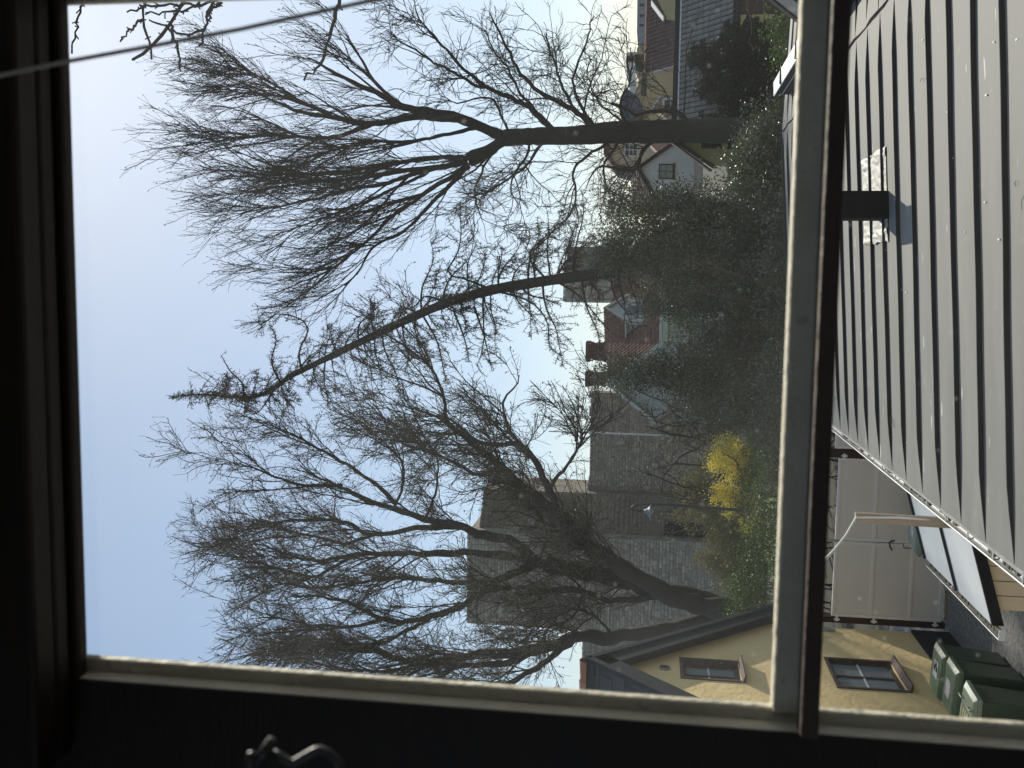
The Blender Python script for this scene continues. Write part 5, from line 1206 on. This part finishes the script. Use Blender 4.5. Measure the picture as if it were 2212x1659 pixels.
# ------------------------------------------------------------------ tree close by on the right: knobbly twigs at the top of the view
def near_tree():
    rng = np.random.default_rng(13); Y = 11
    cv = lambda X, Yp, d=0: (X * .6027 / 1.8228, Yp * .6027 / 1.8228, 0)
    t = thing('near_tree', 'bare knobbly twigs of a closer tree reaching in at the upper corner', 'tree', (8.2, Y + 1.5, 0))
    stuff_mesh('trunk', [(resample([(8.2, Y + 1.5, -.1), (8.15, Y + 1.5, 3), (7.9, Y + 1.3, 6), (7.6, Y + 1, 9.5)], 20)[None], np.linspace(.24, .09, 20)[None], 12)], M['bark'], t)
    hub = Vector((7.0, Y + .4, 10.4))
    LB = [([(1900, -620), (1560, -330), (1220, 0), (1110, 155), (1000, 300), (930, 345), (865, 390)], .020, .011), ([(1220, -260), (1000, -140), (940, 0), (930, 130), (970, 260), (990, 390)], .014, .008), ([(930, 130), (850, 190), (785, 272)], .010, .007),
          ([(1300, 20), (1220, 28), (1050, 32), (900, 50), (830, 78)], .012, .007), ([(1560, -60), (1400, 10), (1200, 65), (950, 85)], .012, .007), ([(1110, 155), (1160, 300), (1180, 462)], .012, .008),
          ([(1500, -180), (1390, 0), (1340, 170), (1320, 250), (1300, 300)], .015, .008), ([(1340, 190), (1230, 222), (1150, 210), (1080, 170), (975, 130)], .011, .007), ([(640, -120), (560, 0), (510, 120), (490, 220), (470, 350)], .011, .007),
          ([(1450, 20), (1380, 60), (1375, 140)], .010, .008), ([(2240, -60), (2160, 200), (2120, 360), (2060, 460), (1985, 525)], .016, .008)]
    Q = []
    for pts, a, b in LB:
        d = rng.uniform(-.3, .3); pr = trace(pts, cv, Y, d, d + .3)
        q = resample(pr, 16); q[1:-1] += rng.normal(size=(14, 3)) * .012; Q.append((q, np.linspace(a, b, 16) * 1.45))
    stuff_mesh('limb', [(np.stack([resample([(7.7, Y + 1.1, 8.6), (7.3, Y + .7, 9.6), tuple(hub)] + [tuple(Q[0][0][0])], 14)]), np.linspace(.08, .022, 14)[None], 8)], M['bark'], t)
    lk = []
    for i in (1, 3, 4, 6, 8, 10): lk.append((resample([tuple(hub), tuple((np.array(hub) + Q[i][0][0]) / 2 + [0, 0, .15]), tuple(Q[i][0][0])], 16), np.linspace(.03, .016, 16)))
    for q, rr in Q + lk: stuff_mesh('branch', [(q[None], (rr * (1 + .12 * rng.normal(size=16)))[None], 7)], M['bark_dark'], t)
    P, Rr = pad(Q, 16)
    S, SR = grow(P, Rr, 13, R(50), R(20), .02, .085, 1, 2, .2, (0, 0, .1), .2, .10, .0075, rng, tmin=.02, shrink=.1, rtip=1.25)
    stuff_mesh('spurs', [(S, np.maximum(SR, .008), 6)], M['bark_dark'], t)['kind'] = 'stuff'
near_tree()
# ================================================================== shrubs, ivy and flowers
def leafmat(n, c, c2, rough, spec, tr, rnd=.25): return mat(n, c, rough, c2, 1.2, bump=0, spec=spec, rnd=rnd, trans=tr)
M['holly'] = leafmat('glossy_holly_leaf', (0.130, 0.138, 0.062), (0.080, 0.094, 0.042), .30, .8, .28)
M['holly_b'] = leafmat('dark_laurel_leaf', (0.140, 0.142, 0.070), (0.088, 0.098, 0.05), .32, .75, .28)
M['ivy'] = leafmat('ivy_leaf', (0.028, 0.042, 0.021), (0.018, 0.027, 0.015), .5, .3, .08)  # near-black green: the shade of backlit ivy is in its colour
M['olive'] = leafmat('olive_leaf', (0.23, 0.215, 0.085), (0.14, 0.135, 0.06), .6, .3, .28)
M['fresh'] = leafmat('fresh_green_leaf', (0.10, 0.16, 0.030), (0.055, 0.10, 0.022), .5, .35, .3)
M['yellow'] = leafmat('forsythia_petal', (0.88, 0.77, 0.15), (0.78, 0.64, 0.10), .6, .2, .35, .15)
M['tan_twig'] = mat('tan_twigs', (0.17, 0.13, 0.085), 0.85, (0.10, 0.08, 0.055), 2, bump=0)

def leaf_obj(name, C, size, m, parent, rng, bend=.3, ln=1.8, updir=.4, axis=None):
    V, F = leaf_quads(C, size, rng, bend, ln, updir, axis); inv = np.array(WM[parent].inverted()); V = V @ inv[:3, :3].T + inv[:3, 3]
    o = link(name, mesh_np(name, V, [F], m), parent, WM[parent]); o['kind'] = 'stuff'; return o
def cloud(ells, n, rng, clump=.30, shell=.55, zmin=.05):
    """leaf points in clumps spread over and through a few ellipsoids (centre, radii)"""
    vol = np.array([r[0] * r[1] * r[2] for _, r in ells]) ** .67; out = []
    for (c, r), k in zip(ells, (n * vol / vol.sum()).astype(int)):
        nc = max(12, int(k / 38)); u = unit(rng.normal(size=(nc, 3))); rad = shell + (1 - shell) * rng.random((nc, 1)); rad *= 1 + .16 * rng.normal(size=(nc, 1))
        cc = np.array(c) + u * rad * np.array(r); j = rng.integers(0, nc, k); p = cc[j] + rng.normal(size=(k, 3)) * clump * rng.uniform(.35, .75, (k, 1)); out.append(p[p[:, 2] > zmin])
    return np.concatenate(out)
def E_(x, y, Y, wx, wy, d):
    """ellipsoid centred at picture point x,y (2212 units) and distance Y; half sizes wx (vertical) and wy (across) in the same units"""
    c = atY(x, y, Y); s = Y / F_PX; return (tuple(c), (wy * s, d, wx * s))
def shrub(name, label, cat, ells, n, size, lm, seed, clump=.28, ln=1.8, bend=.3, stem_m=None, nst=26, group=None, shell=.5, twigs=0, leaf='leaves', updir=1.1):
    rng = np.random.default_rng(seed); c = np.mean([e[0] for e in ells], 0); t = thing(name, label, cat, (c[0], c[1], 0), 0, group)
    C = cloud(ells, n, rng, clump, shell); leaf_obj(leaf, C, size, lm, t, rng, bend, ln, updir)
    S = []
    for k in range(nst):
        e = ells[k % len(ells)]; u = unit(rng.normal(size=3)); tip = np.array(e[0]) + u * np.array(e[1]) * .85
        b = np.array([e[0][0] + rng.normal() * e[1][0] * .2, e[0][1] + rng.normal() * .15, -.05]); mid = b * .45 + tip * .55 + np.array([0, 0, .25]) + rng.normal(size=3) * .2
        q = resample([b, mid, tip], 12); q[2:] += np.cumsum(rng.normal(size=(10, 3)) * .045, 0); S.append(q)
    S = np.array(S); SR = np.linspace(.026, .005, 12)[None].repeat(nst, 0)
    sets = [(S, SR, 5)]
    if twigs:
        A, AR = grow(S, SR, twigs, R(42), R(15), .3, 1.0, 1, 6, .2, (0, 0, .15), .2, .01, .012, rng, tmin=.35); B, BR = grow(A, AR, 5, R(45), R(15), .12, .4, 1, 4, .25, (0, 0, .1), .2, .012, .008, rng)
        sets += [(A, np.maximum(AR, .006), 4), (B, np.maximum(BR, .0045), 3)]
    stuff_mesh('stems', sets, stem_m or M['bark'], t)['kind'] = 'stuff'
    return t
GS = 'shrubs between the metal roof and the houses'
shrub('holly_bush', 'glossy holly bush full of glinting leaves at the foot of the big trunk', 'bush', [E_(1662, 325, 23, 62, 70, .9), E_(1650, 400, 23.5, 75, 70, .9), E_(1690, 260, 22.5, 60, 45, .7), E_(1620, 345, 23.6, 35, 40, .6)], 13000, .046, M['holly'], 31, group=GS)
shrub('holly_tree', 'tall dark holly whose top rises to the brown roof left of the white gable', 'bush', [E_(1600, 490, 26, 130, 95, 1.3), E_(1470, 470, 26.5, 95, 75, 1.1), E_(1385, 510, 26.6, 80, 60, .9), E_(1330, 545, 26.8, 60, 45, .7), E_(1355, 445, 26.3, 50, 40, .6), E_(1640, 560, 25.5, 90, 90, 1.2), E_(1440, 565, 26.8, 75, 55, .9)], 34000, .048, M['holly'], 32, group=GS, twigs=1.0)
shrub('laurel_bush', 'broad dark laurel in front of the dormer house', 'bush', [E_(1600, 640, 27, 115, 90, 1.3), E_(1510, 600, 27.5, 80, 70, 1.1), E_(1640, 720, 26, 85, 85, 1.2), E_(1560, 760, 27, 95, 65, 1.2), E_(1430, 640, 28.5, 50, 50, .9)], 24000, .050, M['holly_b'], 33, group=GS, twigs=1.2)
shrub('evergreen_shrub', 'tall loose evergreen with glinting leaves under the two brick chimneys', 'bush', [E_(1600, 830, 25, 110, 70, 1.2), E_(1500, 815, 25.5, 80, 60, 1.0), E_(1405, 805, 26, 70, 40, .8), E_(1330, 800, 26.2, 45, 34, .6), E_(1560, 890, 26.5, 75, 50, .9)], 17000, .046, M['holly'], 34, group=GS, twigs=1.6)
shrub('twiggy_shrub', 'tan leafless thicket showing through between the dark evergreens', 'bush', [E_(1520, 690, 24.6, 110, 110, .8), E_(1600, 640, 24.2, 80, 90, .7), E_(1450, 590, 25.2, 60, 50, .7)], 700, .03, M['olive'], 35, stem_m=M['tan_twig'], nst=12, group=GS, twigs=7.0)
shrub('light_shrub', 'yellow-green shrub below the eave of the dormer house', 'bush', [E_(1478, 672, 40, 30, 34, .8), E_(1500, 640, 40, 22, 26, .6), E_(1455, 655, 40.5, 20, 22, .5)], 2600, .055, M['fresh'], 36, group=GS)
shrub('forsythia', 'forsythia in full yellow flower beside the street lamp', 'bush', [E_(1592, 1000, 40, 34, 60, .9), E_(1600, 1075, 40.4, 40, 50, .9), E_(1570, 960, 39.6, 24, 28, .6), E_(1548, 1000, 40, 20, 24, .5), E_(1618, 1120, 40.6, 22, 26, .6), E_(1555, 1062, 40.3, 22, 22, .5)], 11500, .055, M['yellow'], 37, ln=1.3, clump=.24, shell=.45, nst=30, twigs=.8, leaf='flowers')
shrub('olive_bush', 'olive green bush below the wall tower, left of the yellow forsythia', 'bush', [E_(1520, 1090, 45, 62, 60, 1.2), E_(1560, 1200, 44, 62, 60, 1.2), E_(1495, 1040, 46, 40, 40, 1.0), E_(1600, 1260, 42, 50, 50, 1.0), E_(1590, 1150, 43, 55, 50, 1.0)], 18000, .055, M['olive'], 38, twigs=1.6, stem_m=M['tan_twig'], shell=.4)
shrub('green_shrub', 'small fresh green shrub growing through the foot of the yellow forsythia', 'bush', [E_(1618, 1035, 39.2, 26, 45, .6), E_(1632, 960, 39.2, 22, 30, .6), E_(1600, 1100, 39.8, 18, 22, .4)], 3200, .05, M['fresh'], 43, nst=12)
shrub('ivy_thicket', 'green ivy thicket round the foot of the spreading tree', 'bush', [E_(1640, 1180, 32, 45, 75, 1.0), E_(1630, 1260, 31.5, 50, 60, 1.0), E_(1600, 1300, 31.8, 50, 40, .8), E_(1655, 1080, 33, 40, 70, 1.0), E_(1668, 980, 33, 40, 60, 1.0)], 9500, .048, M['fresh'], 39, nst=20)
shrub('dark_hedge', 'dark evergreen bushes in front of the lawn, right of the forsythia', 'bush', [E_(1690, 900, 24, 55, 70, .9), E_(1660, 930, 26, 45, 50, .8), E_(1700, 800, 23, 55, 80, .9), E_(1705, 620, 22.5, 60, 120, .9), E_(1712, 470, 22.2, 50, 110, .8), E_(1700, 1010, 25, 40, 70, .8)], 22000, .046, M['holly_b'], 40, group=GS)
shrub('rear_hedge', 'dense dark hedge standing behind the glossy hollies', 'hedge', [E_(1600, 560, 31, 130, 140, .8), E_(1610, 760, 31, 120, 140, .8), E_(1640, 420, 30, 90, 110, .8), E_(1560, 860, 33, 90, 70, .8)], 15000, .07, M['holly_b'], 41, shell=.15)
shrub('parapet_shrub', 'small sunlit green shrub peeping over the bright parapet capping', 'bush', [E_(1716, 95, 20, 26, 40, .5), E_(1700, 118, 20.2, 16, 18, .35), E_(1700, 55, 20, 26, 18, .4)], 1900, .045, M['fresh'], 42, nst=10)

# bare twisted shrubs in front of the town wall
def bare_shrub(label, x, y, Y, h, spread, seed, n=9, leafy=0, hm=M['twig_grey']):
    rng = np.random.default_rng(seed); b = atY(x, y, Y); t = thing('twisted_shrub', label, 'bush', (b.x, Y, 0), 0, 'twisted bare shrubs by the town wall')
    S, SR = [], []
    for k in range(n):
        a = rng.uniform(0, 2 * math.pi); q = [np.array([b.x, Y, -.05]), np.array([b.x + .1 * math.cos(a), Y + .1 * math.sin(a), max(.6, b.z * .6)])]; d = unit(np.array([math.cos(a) * spread, math.sin(a) * spread, 1.0])); L_ = h * rng.uniform(.7, 1.1)
        for j in range(8): d = unit(d + rng.normal(size=3) * .28 + np.array([0, 0, .05])); q.append(q[-1] + d * L_ / 8)
        S.append(resample(q, 20)); SR.append(np.linspace(.075, .018, 20))
    S, SR = np.array(S), np.array(SR); E, ER = grow(S, SR, 2.2, R(48), R(15), .6, 1.7, 1, 8, .3, (0, 0, .1), .2, .012, .03, rng, tmin=.3, curl=.2); A, AR = grow(E, ER, 5, R(50), R(15), .3, .9, 1, 6, .3, (0, 0, .1), .2, .012, .016, rng, curl=.2); B, BR = grow(A, AR, 7, R(50), R(15), .15, .45, 1, 4, .3, (0, 0, .1), .2, .014, .01, rng)
    stuff_mesh('branches', [(S, SR, 7), (E, np.maximum(ER, .010), 5), (A, np.maximum(AR, .008), 4)], M['bark'], t)['kind'] = 'stuff'; stuff_mesh('twigs', [(B, np.maximum(BR, .007), 3)], hm, t)['kind'] = 'stuff'
    tp = np.concatenate([B[:, 2:].reshape(-1, 3), A[:, 3:].reshape(-1, 3)]); tp = tp[rng.random(len(tp)) < leafy]
    if len(tp): leaf_obj('leaves', tp, .042, M['bud'], t, rng)
bare_shrub('twisted bare shrub in front of the town wall, just right of the tower', 1560, 1035, 42, 5.2, .7, 51, 14, .6)
bare_shrub('twisted bare shrub beside the white mast, under the chimneys', 1560, 900, 41, 5.4, .6, 52, 14, .6)
bare_shrub('low twisted shrub below the tower, in front of the rubble stones', 1580, 1130, 47, 3.8, .9, 53, 12, .6)

# ivy over the garage and the slope in front of it
def inside(poly, x, y):
    c = np.zeros(len(x), bool); j = len(poly) - 1
    for i in range(len(poly)):
        (xi, yi), (xj, yj) = poly[i], poly[j]; hit = ((yi > y) != (yj > y)) & (x < (xj - xi) * (y - yi) / (yj - yi + 1e-9) + xi); c ^= hit; j = i
    return c
def ivy():
    rng = np.random.default_rng(61); gp = Vector((xl_g, 36.3, 0)); t = thing('ivy', 'dark ivy smothering the garage roof and hanging down its front', 'ivy', (nY(2950, 300, YE).x, YE, 0))
    poly = [(2702, 205), (2745, 185), (2800, 160), (2868, 105), (2905, 84), (2960, 78), (3120, 62), (3130, 160), (3110, 420), (3110, 640), (2905, 640), (2870, 520), (2800, 492), (2758, 470), (2800, 440), (2850, 400), (2775, 392), (2720, 372), (2758, 320), (2770, 280), (2712, 262)]
    x = rng.uniform(2690, 3135, 60000); y = rng.uniform(55, 650, 60000)
    wob = 14 * np.sin(x * .06) + 10 * np.sin(x * .17 + y * .05); ok = inside(poly, x + wob * .6, y + wob); x, y = x[ok], y[ok]
    C = []
    for a, b in zip(x, y):
        d = ray(a * NP, b * NP); zr_, ze_ = IV; # roof plane through the ridge (Y 38.2) and eave (Y 36.1)
        k = (ze_ - zr_) / (YE - YR); s = (zr_ - YR * k - EYE.z) / (d.z - k * d.y) if abs(d.z - k * d.y) > 1e-6 else 1e9; p = EYE + d * s
        if p.y < YE or s < 0: p = EYE + d * ((YE + .05) / d.y)
        lump = .42 + .28 * math.sin(a * .021 + 1.1) * math.sin(b * .027) + .16 * math.sin(a * .06) * math.sin(b * .055 + 2)
        p = p + (EYE - p).normalized() * max(.03, lump * rng.uniform(.3, 1.25) + (.5 * max(0, (a - 2900) / 200)))
        C.append(p)
    C = np.array([tuple(p) for p in C]); C = C[C[:, 2] > .05]
    leaf_obj('leaves', C, .085, M['ivy'], t, rng, .25, 1.3, .6); print('ivy', len(C))
    for (pts) in ([(2940, -20), (2945, 40), (2958, 110), (2952, 160), (2968, 200)], [(3010, -20), (3008, 60), (2998, 130), (2992, 200), (2985, 235)], [(2985, -20), (2975, 30), (2950, 60)]):
        q = resample([tuple(nY(a, b, 46.5)) for a, b in pts], 18); q[1:-1] += rng.normal(size=(16, 3)) * .03
        stuff_mesh('vine', [(q[None], np.linspace(.022, .010, 18)[None], 5)], M['tan_twig'], t)
xl_g = gB.x; IV = ((gA.z + gB.z) / 2, nY(2903, 60, YE).z)
ivy()

# grass blades on the lawn
rng = np.random.default_rng(71); G = np.c_[rng.uniform(-12, 8, 6000), rng.uniform(36.5, 54, 6000), np.full(6000, .10)]
V, F = leaf_quads(G, .03, rng, .1, 4.5, 0, np.tile([0, 0, 1.0], (6000, 1)))
tag(link('grass', mesh_np('grass', V, [F], M['fresh'])), kind='stuff')
# scraps lying on the metal roof: twig bits and droppings
rs = random.Random(77); sc_m = MB()
for k in range(12):
    x, y = rs.uniform(-1.8, 2.7), rs.uniform(5.6, 16); a = rs.uniform(0, 6.28); L_ = rs.uniform(.03, .12); z = rz(x) + .012
    sc_m.tube([(x, y, z), (x + L_ * math.cos(a) * .5, y + L_ * math.sin(a) * .5, z + .012), (x + L_ * math.cos(a + .12), y + L_ * math.sin(a + .12), z + .004)], .0022, 5)
tag(sc_m.build('roof_twigs', M['twig']), kind='stuff')
sp = MB()
for k in range(44):
    x, y = rs.uniform(-1.7, 2.7), rs.uniform(5.4, 15); a, b = rs.uniform(.006, .013), rs.uniform(.01, .045); z = rz(x) + .006
    sp.prism([(x + a * math.cos(q) * .7, y + b * math.sin(q) * .5, z + .075 * a * math.cos(q)) for q in [i * 1.047 for i in range(6)]], (0, 0, .003))
tag(sp.build('bird_droppings', M['white']), kind='stuff')
